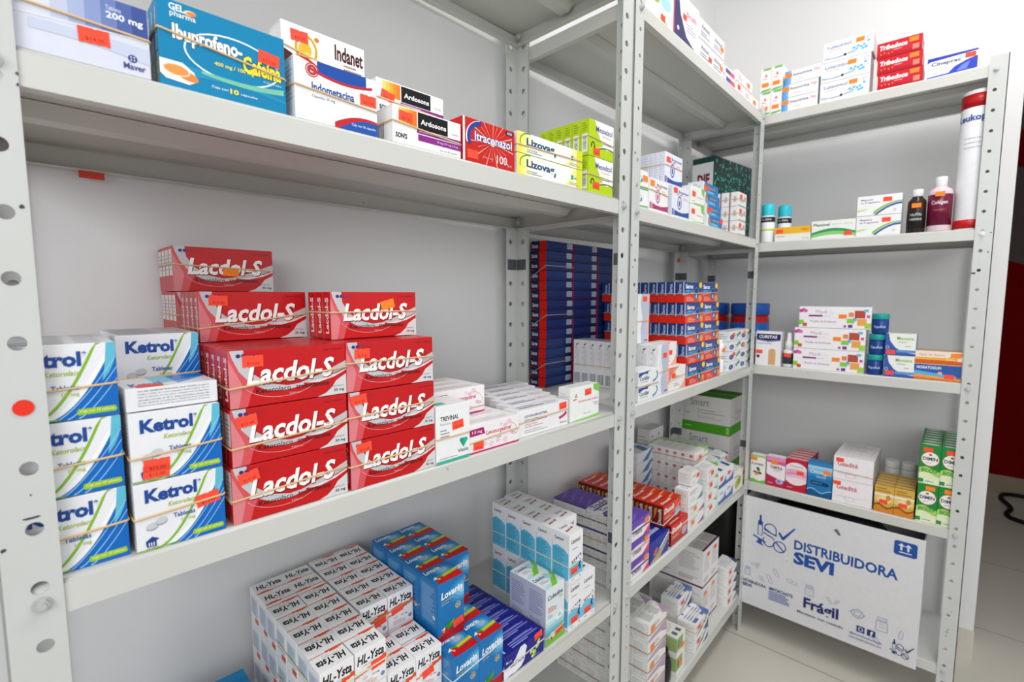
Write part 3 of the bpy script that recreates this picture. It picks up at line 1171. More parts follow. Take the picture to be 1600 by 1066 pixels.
@design('ketrol_flat', 0.0742, 0.068, 0.0215, 'white tablet carton laid flat with fine print', '#e6e8ec', rough=0.3)
def _(b):
    rows = ['VIA DE ADMINISTRACION: Oral. DOSIS: La que el', 'médico señale. Su venta requiere receta médica. No se', 'deje al alcance de los niños. Consérvese la caja bien',
            'cerrada a no más de 30 C. Léase instructivo anexo. No', 'se use durante el embarazo, lactancia ni en menores', 'Reporte las sospechas de reacción adversa al correo']
    for i, s in enumerate(rows):
        b.t('F', s, .12, .80 - i * .125, .90, .88 - i * .125, '#4b4e55', .012 if i == 0 else .0)
    b.bd('T', lambda q: .25 + .9 * max(0, (q - .35)) ** 1.4, lambda q: 1, '#7cc4dc', .35, 1)
    b.bd('T', lambda q: .10 + 1.2 * max(0, (q - .5)) ** 1.2, lambda q: .95, '#0d68bf', .58, 1)
    b.bd('T', lambda q: .25 + .9 * max(0, (q - .55)) ** 1.2, lambda q: .29 + .9 * max(0, (q - .55)) ** 1.2, '#9ed0ee', .55, 1)
    b.t('T', 'Ketrol', .08, .12, .42, .44, '#1c4a98', .045)
    b.t('T', 'Ketorolaco', .24, .02, .45, .10, '#a6bb3c', .015)
    b.ln('L', .15, .2, .85, .8, 5, '#b4b8bf')


@design('trevinal', 0.0615, 0.028, 0.0835, 'tall white carton with green base and gem', '#eff1f2')
def _(b):
    b.t('F', 'TREVINAL', .12, .735, .66, .815, '#1d1f24', .02)
    b.t('F', 'Ketorolaco', .12, .665, .42, .705, '#8b8f96', .0)
    b.ln('F', .12, .44, .40, .60, 3, '#9ea2a9')
    b.p('F', [(.70, .37), (.90, .37), (.94, .33), (.80, .20), (.68, .33)], '#28b58e')
    b.p('F', [(.70, .37), (.80, .37), (.80, .20), (.68, .33)], '#1c9a80')
    b.t('F', 'Vitalis', .62, .125, .95, .185, '#2e3c44', .012)
    b.ln('F', .08, .07, .9, .10, 1, '#9ea2a9')
    b.r('F', 0, .0, 1, .048, '#35b99a')
    b.r('T', .1, .3, .4, .8, '#35b99a')
    b.ln('L', .15, .1, .85, .9, 12, LG)


@design('levo', 0.1075, 0.034, 0.0445, 'white and pink tablet carton with a magenta dose label', '#f1eef0')
def _(b):
    b.p('F', [(.0, .60), (.30, .62), (.27, .86), (0, .84)], '#a8226a')
    b.t('F', '1.5 mg', .055, .665, .24, .785, '#f6e4ee', .02)
    b.t('F', 'Levonorgestrel', .315, .50, .83, .70, '#cc3c6c', .02, .25)
    for i, (x, y, r_) in enumerate(((.62, .80, .03), (.70, .74, .04), (.78, .84, .05), (.55, .25, .04), (.70, .22, .05), (.84, .42, .03), (.42, .20, .05), (.30, .24, .035))):
        b.e('F', x, y, r_, r_ * 2.0, '#ecc3d4' if i % 2 else '#f0d0dc')
    b.ring('F', .55, .42, .42, .50, .012, '#d8c890', -.1, 1.0)
    b.t('F', 'Tableta', .52, .34, .62, .40, '#8c8890', .0)
    b.r('F', 0, 0, 1, .055, '#d42a70')
    b.ln('F', .84, .32, .96, .44, 2, '#b49aa8')
    b.ln('T', .06, .25, .9, .75, 3, '#cfcbd0')
    b.ln('L', .1, .2, .9, .8, 6, '#d2cdd2')


@design('levoe', 0.1345, 0.0345, 0.046, 'wide white tablet carton with dark blue capital lettering', '#eeedf0')
def _(b):
    b.t('F', 'LEVONORGESTREL,', .13, .68, .58, .79, '#3c3f86', .02)
    b.t('F', 'ETINILESTRADIOL', .13, .52, .56, .63, '#3c3f86', .02)
    b.ln('F', .13, .30, .50, .48, 2, '#d8a8b0')
    b.ln('F', .13, .10, .60, .26, 2, '#b4b6bf')
    b.p('F', [(.80, .40), (.90, .48), (.96, .60), (.98, .46), (.90, .36), (.82, .30)], '#c7336f')
    b.t('F', 'Wermar', .83, .13, .975, .20, '#555a80', .01)
    b.r('T', .12, .28, .60, .46, '#aeb0be')
    b.ln('T', .12, .26, .62, .74, 2, '#8f92a8')
    b.ln('T', .66, .26, .9, .74, 3, '#c4c6d0')
    b.ln('L', .1, .2, .9, .8, 6, '#cdced6')


@design('levot', 0.0925, 0.029, 0.0655, 'white tablet carton with a light green corner and base line', '#ecefed')
def _(b):
    b.p('F', [(.78, 1), (1, 1), (1, .74), (.90, .78), (.80, .84)], '#7ec850')
    b.p('F', [(.14, .70), (.24, .70), (.19, .82)], '#c8463c')
    b.p('F', [(.17, .725), (.21, .725), (.19, .775)], '#ecefed')
    b.ln('F', .09, .61, .28, .68, 1, '#c8463c')
    b.t('F', 'levotiroxina sódica', .28, .53, .96, .60, '#d2626c', .008)
    b.t('F', 'Tabletas', .80, .41, .97, .46, '#787c80', .0)
    b.t('F', '100 mcg', .82, .34, .97, .39, '#787c80', .0)
    b.ln('F', .46, .15, .84, .19, 1, '#a4a8aa')
    b.bd('F', lambda q: 0, lambda q: .03 + .05 * q * q, '#8fd060', .1, 1)
    b.ln('T', .1, .3, .9, .7, 3, '#d4d6d8')
    b.ln('L', .15, .15, .85, .85, 9, '#d4d6d8')
def hl_common(b):
    b.t('F', 'HL-Ysta', .06, .655, .93, .885, '#17181c', .03, .22)
    b.t('F', 'LORATADINA', .22, .575, .72, .62, '#8a7f80', .0)
    for i in range(8):
        x = .0 + i * .125
        b.r('F', x, .375 + i * .022, x + .127, .405 + i * .022 + (.06 if i > 3 else .02) + (i % 2) * .025, '#e4562a' if i > 1 else '#e88a62')
    b.t('F', '10 mg', .52, .24, .76, .295, '#35373d', .01)
    b.e('F', .30, .28, .09, .055, '#d8d4e2')
    b.ln('F', .2, .06, .72, .20, 3, '#d0a8a4')
    b.e('F', .87, .15, .07, .055, '#8288b0')
    b.r('F', .0, .0, 1, .03, '#e5e2ec')
    b.r('L', .12, .28, .88, .80, '#ccd6e4')
    b.ln('L', .18, .32, .82, .76, 7, '#9aa6ba')
    b.r('L', .55, .10, .95, .24, '#e4562a')


def hl_top(b, rot):
    f = (lambda x0, y0, x1, y1: (x0, y0, x1, y1)) if rot else (lambda x0, y0, x1, y1: (1 - x1, 1 - y1, 1 - x0, 1 - y0))
    b.r('T', *f(0, .86, 1, .90), '#e26a48')
    for i, (x, y) in enumerate(((.48, .84), (.60, .80), (.72, .80), (.84, .84))):
        b.r('T', *f(x, y, x + .13, .94), '#e4562a')
    b.t('T', 'HL-Ysta', *f(.08, .22, .90, .58), '#17181c', .03, .22, rot=180 if rot else 0)
    b.t('T', 'LORATADINA', *f(.30, .62, .74, .67), '#8a8088', .0, rot=180 if rot else 0)
    b.t('T', '10 mg', *f(.32, .74, .50, .78), '#8a8088', .0, rot=180 if rot else 0)


@design('hl', 0.0465, 0.0375, 0.0575, 'small white tablet carton with slanted black lettering', '#f0eff1')
def _(b):
    hl_common(b)
    hl_top(b, True)


@design('hl_turned', 0.0465, 0.0375, 0.0575, 'small white tablet carton with slanted black lettering', '#f0eff1')
def _(b):
    hl_common(b)
    hl_top(b, False)


@design('bluebox', 0.118, 0.16, 0.068, 'plain bright blue carton with faint stripes', '#1186c0')
def _(b):
    for i in range(5):
        b.r('T', .0, .1 + i * .18, 1, .16 + i * .18, '#0f7cb4')
    b.r('R', .1, .2, .9, .8, '#0f7cb4')
    b.r('F', .05, .1, .95, .3, '#e8eef2')


@design('lovarin', 0.0528, 0.0505, 0.0985, 'blue syrup carton with red fruit artwork', '#1473b8', name='syrup_carton', cat='syrup carton', rough=0.3)
def _(b):
    for i, c in enumerate(('#2a86c6', '#4a9cd2', '#72b4de', '#9ccae8')):
        b.e('F', 1.0, .74, .62 - i * .14, .20 - i * .045, c)
    b.t('F', 'Lovarin', .12, .71, .93, .83, '#f4f6f8', .03, .15, rise=.03)
    b.t('F', 'Loratadina', .14, .655, .58, .69, '#c9c85a', .0, .15, rise=.02)
    b.t('F', 'Jarabe', .14, .605, .42, .64, '#c9dff0', .0, rise=.01)
    b.ring('F', .76, .50, .105, .055, .022, '#d8b43c')
    b.t('F', '24', .70, .475, .82, .525, '#e8d070', .02)
    b.bd('F', lambda q: 0, lambda q: .095 + .06 * q, '#a8121c')
    b.bd('F', lambda q: .095 + .06 * q, lambda q: .115 + .07 * q, '#d8352c')
    b.p('F', [(.08, .16), (.30, .27), (.52, .30), (.60, .24), (.40, .14), (.2, .11)], '#2f8a34')
    b.p('F', [(.40, .22), (.62, .33), (.58, .24)], '#58a83c')
    b.e('F', .26, .145, .13, .058, '#c8161e')
    b.e('F', .21, .165, .05, .022, '#e98c86')
    b.e('F', .48, .135, .10, .05, '#b3101a')
    b.p('F', [(.10, .20), (.26, .235), (.24, .19)], '#f2f2ee')
    for i, c in enumerate(('#2a86c6', '#57a4d4', '#86bfe2')):
        b.e('T', .62, .62, .34 - i * .1, .30 - i * .09, c)
    b.t('T', 'Lovarin', .05, .70, .62, .92, '#e9f0f6', .03, .1)
    b.ring('T', .70, .64, .075, .08, .022, '#d8b43c')
    b.bd('T', lambda q: .18 + .10 * q, lambda q: .36 + .12 * q, '#8cc63c', .2, 1)
    b.bd('T', lambda q: .26 + .10 * q, lambda q: .32 + .12 * q, '#d8c844', .2, 1)
    b.bd('T', lambda q: 0, lambda q: .22 + .10 * q, '#c8161e', .1, 1)
    b.p('T', [(.10, .20), (.22, .44), (.40, .40), (.44, .26), (.3, .12)], '#3f9a3a')
    b.e('T', .27, .20, .14, .15, '#c8161e')
    b.e('T', .24, .25, .05, .045, '#eaa09a')
    b.p('T', [(.06, .30), (.2, .44), (.22, .3)], '#f2f2ee')
    b.r('L', .08, .22, .92, .94, '#2f7fbd')
    b.ln('L', .14, .28, .86, .90, 16, '#7fb0d8', 6)
    b.e('L', .78, .40, .07, .035, '#cfd8de')
    b.r('R', .05, .3, .95, .9, '#1e6cae')


@design('tamex', 0.1025, 0.0243, 0.0425, 'dark blue carton with a white splash on its front', '#1a1f86', rough=0.3)
def _(b):
    b.p('F', [(0, 0), (.08, .0), (.16, .05), (.28, .02), (.42, .10), (.50, .30), (.52, .55), (.56, .80), (.50, .97), (.40, .95), (.34, .78), (.28, .60), (.18, .48), (.10, .46), (.02, .40), (0, .62)], '#eef0f4')
    b.t('F', 'tamex', .155, .33, .495, .56, '#2a2d6a', .01, .1)
    b.e('F', .075, .66, .02, .05, '#cfd4ee')
    b.t('F', 'Lab', .10, .60, .19, .70, '#cfd4ee', .0)
    for x, y, a in ((.68, .40, .7), (.75, .30, -.5), (.83, .46, .5), (.72, .16, 0), (.86, .62, .9)):
        b.e('F', x, y, .055, .09, '#a8c83c', a)
        b.e('F', x - .02, y, .022, .05, '#e2e6c0', a)
    b.ln('F', .76, .08, .94, .16, 1, '#8f96d0')
    b.r('T', .06, .22, .10, .78, '#b8bde6')
    b.ln('T', .26, .18, .88, .82, 3, '#9aa0dc', 2)
    b.ln('T', .40, .30, .94, .96, 2, '#6f76c4', 8)


@design('cobad', 0.0545, 0.0465, 0.112, 'white and teal syrup carton with a lime-green corner', '#dfe9ea', name='syrup_carton', cat='syrup carton')
def _(b):
    for i, c in enumerate(('#dff0f2', '#c2e2e8', '#9ad0dc', '#6fbccb', '#4aa9bd')):
        b.r('F', 0, .40 - i * .06, 1, .46 - i * .06, c)
    b.bd('F', lambda q: 0, lambda q: .16 + .03 * q, '#7cbf3c')
    b.bd('F', lambda q: .11, lambda q: .19 + .02 * q, '#4aa9bd', 0, 1, 4)
    b.bd('F', lambda q: 0, lambda q: .10 + .035 * q, '#78b83a')
    b.t('F', 'Cobadina', .10, .785, .90, .865, '#2f3c78', .02, .15, rise=.01)
    b.t('F', '70', .66, .725, .88, .775, '#9abf5a', .015)
    b.ln('F', .12, .56, .62, .66, 3, '#cf6a64')
    b.ln('F', .12, .46, .40, .53, 3, '#a4b6bc')
    b.e('F', .70, .43, .20, .065, '#eef3f3', .5)
    b.e('F', .72, .43, .09, .035, '#a6cfd6', .5)
    b.e('F', .34, .14, .16, .055, '#e9e6e0', .3)
    b.e('F', .30, .10, .06, .022, '#8c3328')
    b.p('T', [(.30, 0), (.62, 0), (1, .55), (1, .95), (.8, .6)], '#84c428')
    b.p('T', [(.0, .0), (.3, 0), (.5, .2), (.2, .2)], '#bcdfe0')
    b.e('T', .70, .62, .16, .16, '#a9d2e2')
    b.t('T', 'Cobadina', .06, .62, .58, .84, '#2f3c78', .02, .15)
    b.t('T', '70', .60, .70, .76, .86, '#9abf5a', .015)
    b.ln('T', .16, .34, .55, .52, 2, '#cf8a84')
    b.r('L', .0, .0, 1, 1, '#c6c9dd')
    b.ln('L', .12, .50, .88, .90, 10, '#8f93b4', 5)
    b.ln('L', .12, .10, .88, .42, 8, '#8f93b4', 11)
    b.e('L', .82, .30, .05, .022, '#c85a6a')


def lantol_art(b):
    b.bd('F', lambda q: .12, lambda q: .36 + .05 * math.sin(q * 4), '#74c3e0')
    b.t('F', 'Lantol', .14, .80, .78, .885, '#22242a', .02, .12)
    b.ln('F', .2, .66, .80, .71, 1, '#a8aab2')
    for i, c in enumerate(('#3a8f6a', '#e0622c', '#3c5cac', '#58a8d0', '#8a3c9c')):
        b.e('F', .22 + i * .15, .43 + i * .018, .062, .030, c)
    b.p('F', [(.62, .26), (.72, .36), (.86, .38), (.80, .30), (.86, .20), (.78, .22), (.68, .16), (.74, .26)], '#1f3f86')
    b.e('F', .82, .40, .05, .02, '#1f3f86')
    b.ln('F', .16, .17, .60, .25, 2, '#2c6a96')
    b.ln('F', .14, .05, .5, .09, 1, '#b0b2ba')
    b.ring('F', .80, .07, .05, .022, .02, '#d46a84')
    for i, c in enumerate(('#8a6a3c', '#a8403c', '#c8923c', '#6a2f4c')):
        b.e('T', .26 + i * .15, .36 + i * .03, .07, .07, c)
    b.t('T', 'Lantol', .22, .66, .72, .84, '#4a4c52', .01, .12)


@design('lantol', 0.0428, 0.0425, 0.0985, 'tall white carton with light blue side panel', '#efeff2', name='syrup_carton', cat='syrup carton')
def _(b):
    lantol_art(b)
    b.t('L', 'Lantol', .16, .835, .66, .905, '#2a2c34', .02, .12)
    b.p('L', [(.0, .66), (.3, .72), (.7, .68), (.95, .60), (.96, .12), (.9, .06), (0, .06)], '#63bfe2')
    b.ln('L', .06, .12, .86, .66, 13, '#3d93b8', 7)
    b.r('L', 0, 0, .03, .78, '#8fd0ea')


@design('navy', 0.1155, 0.050, 0.0240, 'navy carton lying flat with a red end stripe', '#1c3572', rough=0.3)
def _(b):
    b.r('F', 0, .0, 1, .34, '#142a60')
    b.r('F', 0, .0, 1, .06, '#34204e')
    b.r('F', .76, .34, .96, .92, '#c6cfdc')
    b.bars('F', .78, .40, .94, .86, '#6f7c94', 11)
    b.r('L', .56, 0, 1, 1, '#d8200f')
    b.r('L', 0, 0, .56, 1, '#16264f')
    b.t('L', 'Sarox', .06, .28, .46, .72, '#d8dde6', .03)
    b.p('L', [(.0, .0), (.4, .0), (.0, .12)], '#d8200f')


@design('sarox', 0.1185, 0.0238, 0.0535, 'blue and red tablet carton with a yellow badge', '#1d3f86', rough=0.3)
def _(b):
    b.bd('F', lambda q: 0, lambda q: .36 + .18 * q, '#e2331c')
    b.bd('F', lambda q: .36 + .18 * q, lambda q: .40 + .20 * q, '#f0b4a0', .0, .62)
    b.p('F', [(0, .40), (.55, .50), (.55, .62), (.25, .62), (0, .56)], '#2f7fc4')
    b.t('F', 'Sarox', .08, .68, .50, .90, '#f2f4f8', .04)
    b.ln('F', .10, .54, .42, .64, 1, '#7cc0e4')
    b.e('F', .68, .42, .14, .34, '#4a86b4')
    b.e('F', .68, .42, .105, .29, '#16305e')
    b.e('F', .68, .30, .05, .12, '#b8c4d4')
    b.ln('F', .12, .06, .54, .30, 3, '#f3b09c')
    b.e('F', .905, .88, .085, .16, '#f1cf3a')
    b.e('F', .90, .20, .09, .17, '#f39a34')
    b.r('L', 0, 0, 1, .38, '#dd2a16')
    b.r('L', .90, .36, 1, 1, '#d6dde6')
    b.t('L', 'Sarox', .34, .46, .70, .92, '#c3cad6', .03, rot=90)
    b.r('T', .1, .2, .9, .8, '#274a92')


@design('whitepink', 0.0585, 0.0236, 0.1195, 'tall white carton with grey-blue and pink wave', '#eeeef0')
def _(b):
    b.p('F', [(.30, 1), (.80, 1), (.95, .7), (.70, .45), (.85, .2), (.75, 0), (.35, 0), (.28, .3), (.42, .5), (.25, .8)], '#b9c6d8')
    b.p('F', [(.80, 1), (1, 1), (1, 0), (.75, 0), (.85, .2), (.70, .45), (.95, .7)], '#f0b9b8')
    b.r('F', .6, .04, .9, .07, '#5c6aa8')
    b.ln('L', .2, .55, .6, .9, 3, '#c6c6ca')
    b.p('L', [(.30, .90), (.72, .94), (.44, .87)], '#44474e')
    b.r('L', .28, .40, .72, .82, '#e2e2e4')
    b.bars('L', .14, .05, .9, .27, '#6a6f80', 12)


@design('cordilar', 0.0985, 0.045, 0.0338, 'white carton with navy double swoosh', '#eef0f2')
def _(b):
    b.bd('F', lambda q: .78 - .9 * (q - .1) ** 2 * .4, lambda q: .92, '#3f6ca8', .0, .45)
    b.p('F', [(0, .60), (.35, .85), (.62, .95), (.40, .95), (0, .80)], '#24528e')
    b.t('F', 'Cordilar', .05, .36, .52, .64, '#2c3a5c', .02)
    b.ln('F', .10, .20, .6, .30, 1, '#9aa4b4')
    b.ring('F', .55, .55, .40, .50, .05, '#5c86ba', -1.2, .6)


@design('oranswoosh', 0.1005, 0.045, 0.0590, 'white carton with a salmon corner swoosh', '#f0eeec')
def _(b):
    b.p('F', [(0, 1), (.62, 1), (.40, .84), (.16, .56), (0, .30)], '#e89a7e')
    b.p('F', [(0, 1), (.40, 1), (.24, .84), (.08, .60), (0, .5)], '#e4836a')
    b.p('F', [(1, 0), (.60, 0), (.84, .20), (1, .48)], '#ecb09c')
    b.t('F', 'Riva', .42, .50, .68, .60, '#5a5a60', .01)
    b.ln('F', .30, .14, .66, .30, 2, '#b4aeaa')


@design('teal', 0.108, 0.045, 0.0305, 'flat white carton with blue oval', '#e9ebee')
def _(b):
    b.e('F', .22, .42, .19, .26, '#2d4c8c')
    b.ln('F', .10, .36, .34, .48, 1, '#c4d0e6')
    b.ring('F', .95, .20, .34, .70, .09, '#3f8c74', 1.5, 2.9)
    b.t('F', 'Vivera', .50, .52, .72, .68, '#4c5468', .01)
    b.ln('F', .46, .10, .7, .3, 2, '#b0b4bc')
    b.ln('T', .1, .2, .9, .8, 5, '#c6c8cc')
    b.ln('L', .1, .2, .9, .8, 3, '#b8bac0')


def brux(b, c, c2):
    b.t('F', 'Bruprexan', .36, .76, .95, .88, '#5c4f68' if c2 else '#3c406c', .02)
    b.ln('F', .62, .60, .92, .70, 2, '#e09a8a')
    b.ring('F', .42, .48, .12, .22, .035, c)
    b.e('F', .42, .46, .04, .10, c)
    b.bd('F', lambda q: .06, lambda q: .26 - .08 * math.sin(q * 3), c)
    b.ring('F', .10, .15, .05, .07, .02, '#e6dce6')
    for x in (.30, .36, .48, .54):
        b.e('F', x, .74, .018, .03, c)
    b.ln('L', .1, .1, .9, .9, 10, '#cfd4ea')


@design('bruxpink', 0.0905, 0.035, 0.0695, 'white carton with a raspberry band and ring emblem', '#f0eef0')
def _(b):
    brux(b, '#b03a74', True)


@design('bruxblue', 0.0965, 0.0125, 0.0735, 'white carton with a blue band and ring emblem', '#e6e8f4')
def _(b):
    brux(b, '#2f4f9c', False)


@design('wgreen', 0.0885, 0.045, 0.0445, 'white carton with a green corner and base', '#eef0ec')
def _(b):
    b.p('F', [(.76, 1), (1, 1), (1, .55), (.86, .62), (.78, .8)], '#86c45a')
    b.p('F', [(.12, .60), (.24, .60), (.18, .82)], '#d8837a')
    b.bd('F', lambda q: 0, lambda q: .05 + .05 * q, '#8fc868', .2, 1)
    b.t('F', 'amlodipino', .45, .36, .95, .48, '#d8938c', .005)
    b.ln('F', .1, .12, .4, .22, 1, '#b6bab6')
    b.ln('L', .1, .2, .9, .8, 5, '#c4c8c4')


@design('bluestair', 0.1185, 0.04, 0.0295, 'flat blue carton with an amber bottle picture', '#2478b8')
def _(b):
    b.p('F', [(0, 0), (.16, 0), (.22, .5), (.1, 1), (0, 1)], '#e4ecf2')
    b.e('F', .14, .5, .06, .42, '#c8823c')
    b.bd('F', lambda q: 0, lambda q: .22 + .15 * math.sin(q * 5), '#58a8d6', .2, 1)
    b.t('F', 'Expectal', .36, .46, .78, .72, '#d2a840', .02)
    b.ln('F', .40, .16, .84, .34, 1, '#a8d0ea')
    b.r('L', 0, 0, 1, 1, '#e6ecf0')
    b.ln('L', .1, .2, .9, .8, 3, '#9ab4c8')


@design('maroonstrip', 0.0745, 0.027, 0.0425, 'small white carton with a maroon edge strip', '#efeeee')
def _(b):
    b.ln('F', .1, .3, .7, .8, 3, '#b4b6b4')
    b.bd('F', lambda q: 0, lambda q: .10, '#a8b4a0', 0, 1)
    b.e('F', .78, .66, .09, .13, '#d86a74')
    b.r('L', 0, 0, .12, 1, '#7c2846')
    b.r('L', .12, .0, .3, 1, '#e6e0e4')
    b.bars('L', .45, .3, .8, .7, '#8c8c92', 7)


@design('dif', 0.275, 0.078, 0.275, 'big dark green leaf-patterned gift-style box', '#12403a', name='gift_box', cat='box', rough=0.25)
def _(b):
    rnd = random.Random(11)
    b.r('F', 0, 0, 1, 1, '#0d332f')
    z = None
    for i in range(420):
        x, y, a = rnd.random(), rnd.random(), rnd.uniform(0, 3)
        l = rnd.uniform(.018, .034)
        pts = [(x + l * math.cos(a) * q[0] - l * math.sin(a) * q[1], y + l * math.sin(a) * q[0] + l * math.cos(a) * q[1]) for q in ((-1, 0), (-.2, .55), (1, 0), (-.2, -.55))]
        z = b.p('F', pts, rnd.choice(('#1f8a78', '#176b60', '#2aa08c', '#0f4f47', '#3fae9a')), 3 + i % 12 if z is None else 3 + i % 12)
    b.r('L', 0, 0, .96, .93, '#d9dbdc')
    b.t('L', 'DIF', .24, .66, .80, .80, '#7a2c38', .05)
    b.ln('L', .3, .50, .8, .58, 2, '#7da06a')


@design('tradol', 0.088, 0.024, 0.0455, 'purple and white carton with a raspberry streak', '#efeaf2')
def _(b):
    b.p('F', [(0, .60), (.55, .72), (1, 1), (0, 1)], '#6a48ae')
    b.p('F', [(.30, .66), (.75, .82), (1, 1), (1, .78), (.70, .62)], '#8a5cc0')
    b.p('F', [(.60, .0), (.80, .20), (1, .34), (1, 0)], '#d83c78')
    b.p('F', [(.72, .1), (.84, .26), (1, .42), (1, .3)], '#ec7c9c')
    b.t('F', 'Tradol', .06, .24, .56, .52, '#3a2c66', .02, .15)
    b.ln('F', .60, .40, .84, .56, 2, '#ec9cb4')
    b.r('T', 0, 0, 1, 1, '#6244a8')
    b.p('T', [(.1, .2), (.5, .9), (.7, .9), (.3, .2)], '#7b5cc0')
    b.r('L', 0, 0, 1, .92, '#e4e2e0')
    b.r('L', 0, .92, 1, 1, '#3a3470')
    b.ln('L', .2, .2, .8, .8, 4, '#c9c7c6')


@design('tradol_turned', 0.088, 0.024, 0.0455, 'white carton with its navy-lettered edge upward', '#e2e0de')
def _(b):
    b.ln('F', .2, .2, .8, .8, 4, '#c9c7c6')
    b.r('T', 0, 0, 1, 1, '#ddd9e4')
    b.r('T', 0, 0, 1, .22, '#2f2f6a')
    b.t('T', 'Tradol', .1, .3, .8, .9, '#2f2f6a', .03)
    b.ln('L', .2, .1, .8, .9, 5, '#cbc8c4')


@design('dkblue', 0.1045, 0.055, 0.0555, 'deep blue carton with white slanted name', '#1b2f94', rough=0.28)
def _(b):
    b.t('T', 'Yodolina', .10, .34, .86, .62, '#c9d6f4', .03, .2)
    b.p('T', [(.3, .8), (.9, .95), (.9, 1), (.3, .88)], '#5fa0e0')
    b.p('F', [(0, 0), (.55, 0), (1, .60), (1, .90), (.40, .35)], '#8c90a4')
    b.p('F', [(.05, 0), (.45, 0), (.95, .55), (.7, .42)], '#b8a86c')
    b.e('F', .30, .42, .12, .10, '#f0604c', .6)
    b.p('F', [(.45, .40), (1, .95), (1, .85), (.6, .40)], '#d4d8e8')


@design('duco', 0.106, 0.0255, 0.0555, 'red carton with dark sides and white name', '#d3301a', rough=0.3)
def _(b):
    b.bd('F', lambda q: 0, lambda q: .30 - .1 * q, '#a4281c')
    b.t('F', 'Ducoft', .06, .58, .62, .86, '#f4efe8', .04, .1)
    b.p('F', [(.20, .44), (.64, .52), (1, .80), (1, .70), (.7, .44)], '#f08a3c')
    b.e('F', .80, .34, .16, .20, '#9fb4d0', .3)
    b.ln('F', .08, .30, .5, .46, 2, '#f0b090')
    b.r('T', 0, .0, 1, .16, '#b8260f')
    b.t('T', 'Ducoft', .12, .30, .62, .62, '#f6e8dc', .04, .1)
    b.p('T', [(.55, .5), (.9, .7), (1, .9), (.7, .8)], '#f0a03c')
    b.r('L', 0, 0, 1, 1, '#6e1711')
    b.t('L', 'Ducoft', .42, .10, .80, .86, '#e6d9cc', .03, rot=90)
    b.p('L', [(.0, .3), (.3, .7), (.3, .9), (0, .8)], '#b88428')


def plainw(b, acc, acc2, seed=1):
    b.ln('F', .10, .58, .62, .86, 2, '#a2a6ae', seed)
    b.p('F', [(.58, 0), (1, .0), (1, .45), (.84, .20)], acc)
    b.p('F', [(.66, 1), (1, 1), (1, .72)], acc2)
    b.ln('F', .10, .14, .5, .34, 2, '#c4c6cc', seed + 1)
    b.ln('T', .1, .2, .8, .8, 4, '#c6c8cc', seed + 2)
    b.p('T', [(.72, 0), (1, 0), (1, .7)], acc2)
    b.ln('L', .12, .12, .88, .88, 7, '#cac9c8', seed + 3)


for key, w, d, h, a, a2, desc in (
        ('pwhite', 0.060, 0.040, 0.0385, '#b8c4c0', '#d4d0cc', 'square white carton with an orange price tag'),
        ('pteal', 0.100, 0.04, 0.043, '#3f8f98', '#a8ccc8', 'white carton with a teal corner'),
        ('pviolet', 0.112, 0.04, 0.0355, '#8a5a9a', '#e6e0e8', 'white carton with a violet base line'),
        ('qgreen', 0.0865, 0.045, 0.0345, '#d2d8d0', '#6cc04c', 'white carton with a bright green corner'),
        ('ublue', 0.075, 0.045, 0.0345, '#aab4cc', '#5a86b8', 'white carton with pale blue corner'),
        ('zgrey', 0.090, 0.05, 0.0335, '#6a7c94', '#3e4c78', 'flat white carton with a slate swoosh'),
        ('wprint', 0.104, 0.055, 0.0435, '#39446a', '#5c78b8', 'white carton with two blue print blocks on top'),
        ('vwhite', 0.1005, 0.046, 0.0485, '#d88a80', '#b49cb4', 'white carton with a violet base and orange tag'),
        ('toplid', 0.0295, 0.075, 0.124, '#c4c4c8', '#c4c4c8', 'thin upright white carton with greyed top')):
    def _fn(b, a=a, a2=a2, key=key):
        plainw(b, a, a2, len(key) + int(b.w * 1000))
        if key == 'wprint':
            for x in (.12, .62):
                b.r('T', x, .08, x + .26, .26, '#5f78b4')
                b.ln('T', x + .02, .34, x + .28, .8, 3, '#7f93c4')
                b.e('T', x + .14, .92, .05, .05, '#3c58a0')
            b.p('F', [(.1, 0), (.6, .35), (1, .95), (1, 1), (.5, .45)], '#39446a')
        if key == 'vwhite':
            b.bd('F', lambda q: 0, lambda q: .16 + .2 * q, '#b9a2b8')
            for x in (.12, .50):
                b.r('T', x, .12, x + .26, .85, '#c9c9c6')
                b.e('T', x + .36, .5, .02, .03, '#50505a')
    design(key, w, d, h, desc, '#edecea')(_fn)


@design('rblue', 0.0665, 0.045, 0.0505, 'white carton with a royal blue wave', '#eceef0')
def _(b):
    b.p('F', [(0, 0), (1, 0), (1, .55), (.72, .26), (.3, .18), (0, .22)], '#3a62ac')
    b.p('F', [(0, .22), (.3, .18), (.72, .26), (1, .55), (1, .62), (.7, .34), (.3, .26)], '#9ab4d8')
    b.p('T', [(.4, .1), (.7, .9), (.95, .9), (.7, .1)], '#28407c')
    b.p('T', [(.5, .5), (.7, .9), (.95, .9)], '#4aa4d0')
    b.ln('F', .16, .54, .8, .74, 2, '#7c88a4')
    b.ln('L', .1, .1, .9, .9, 6, '#cac9c8')


@design('syellow', 0.1265, 0.04, 0.0570, 'white carton with a yellow-green leaf picture', '#eceee8')
def _(b):
    b.e('F', .40, .42, .26, .30, '#b9be4a', .3)
    b.e('F', .46, .40, .12, .16, '#7c8f34', .5)
    b.p('F', [(.78, 0), (1, 0), (1, .95), (.86, .6)], '#a8b83c')
    b.ln('F', .1, .74, .6, .9, 1, '#8f9488')
    b.ln('T', .1, .2, .8, .8, 4, '#c6c8c4')


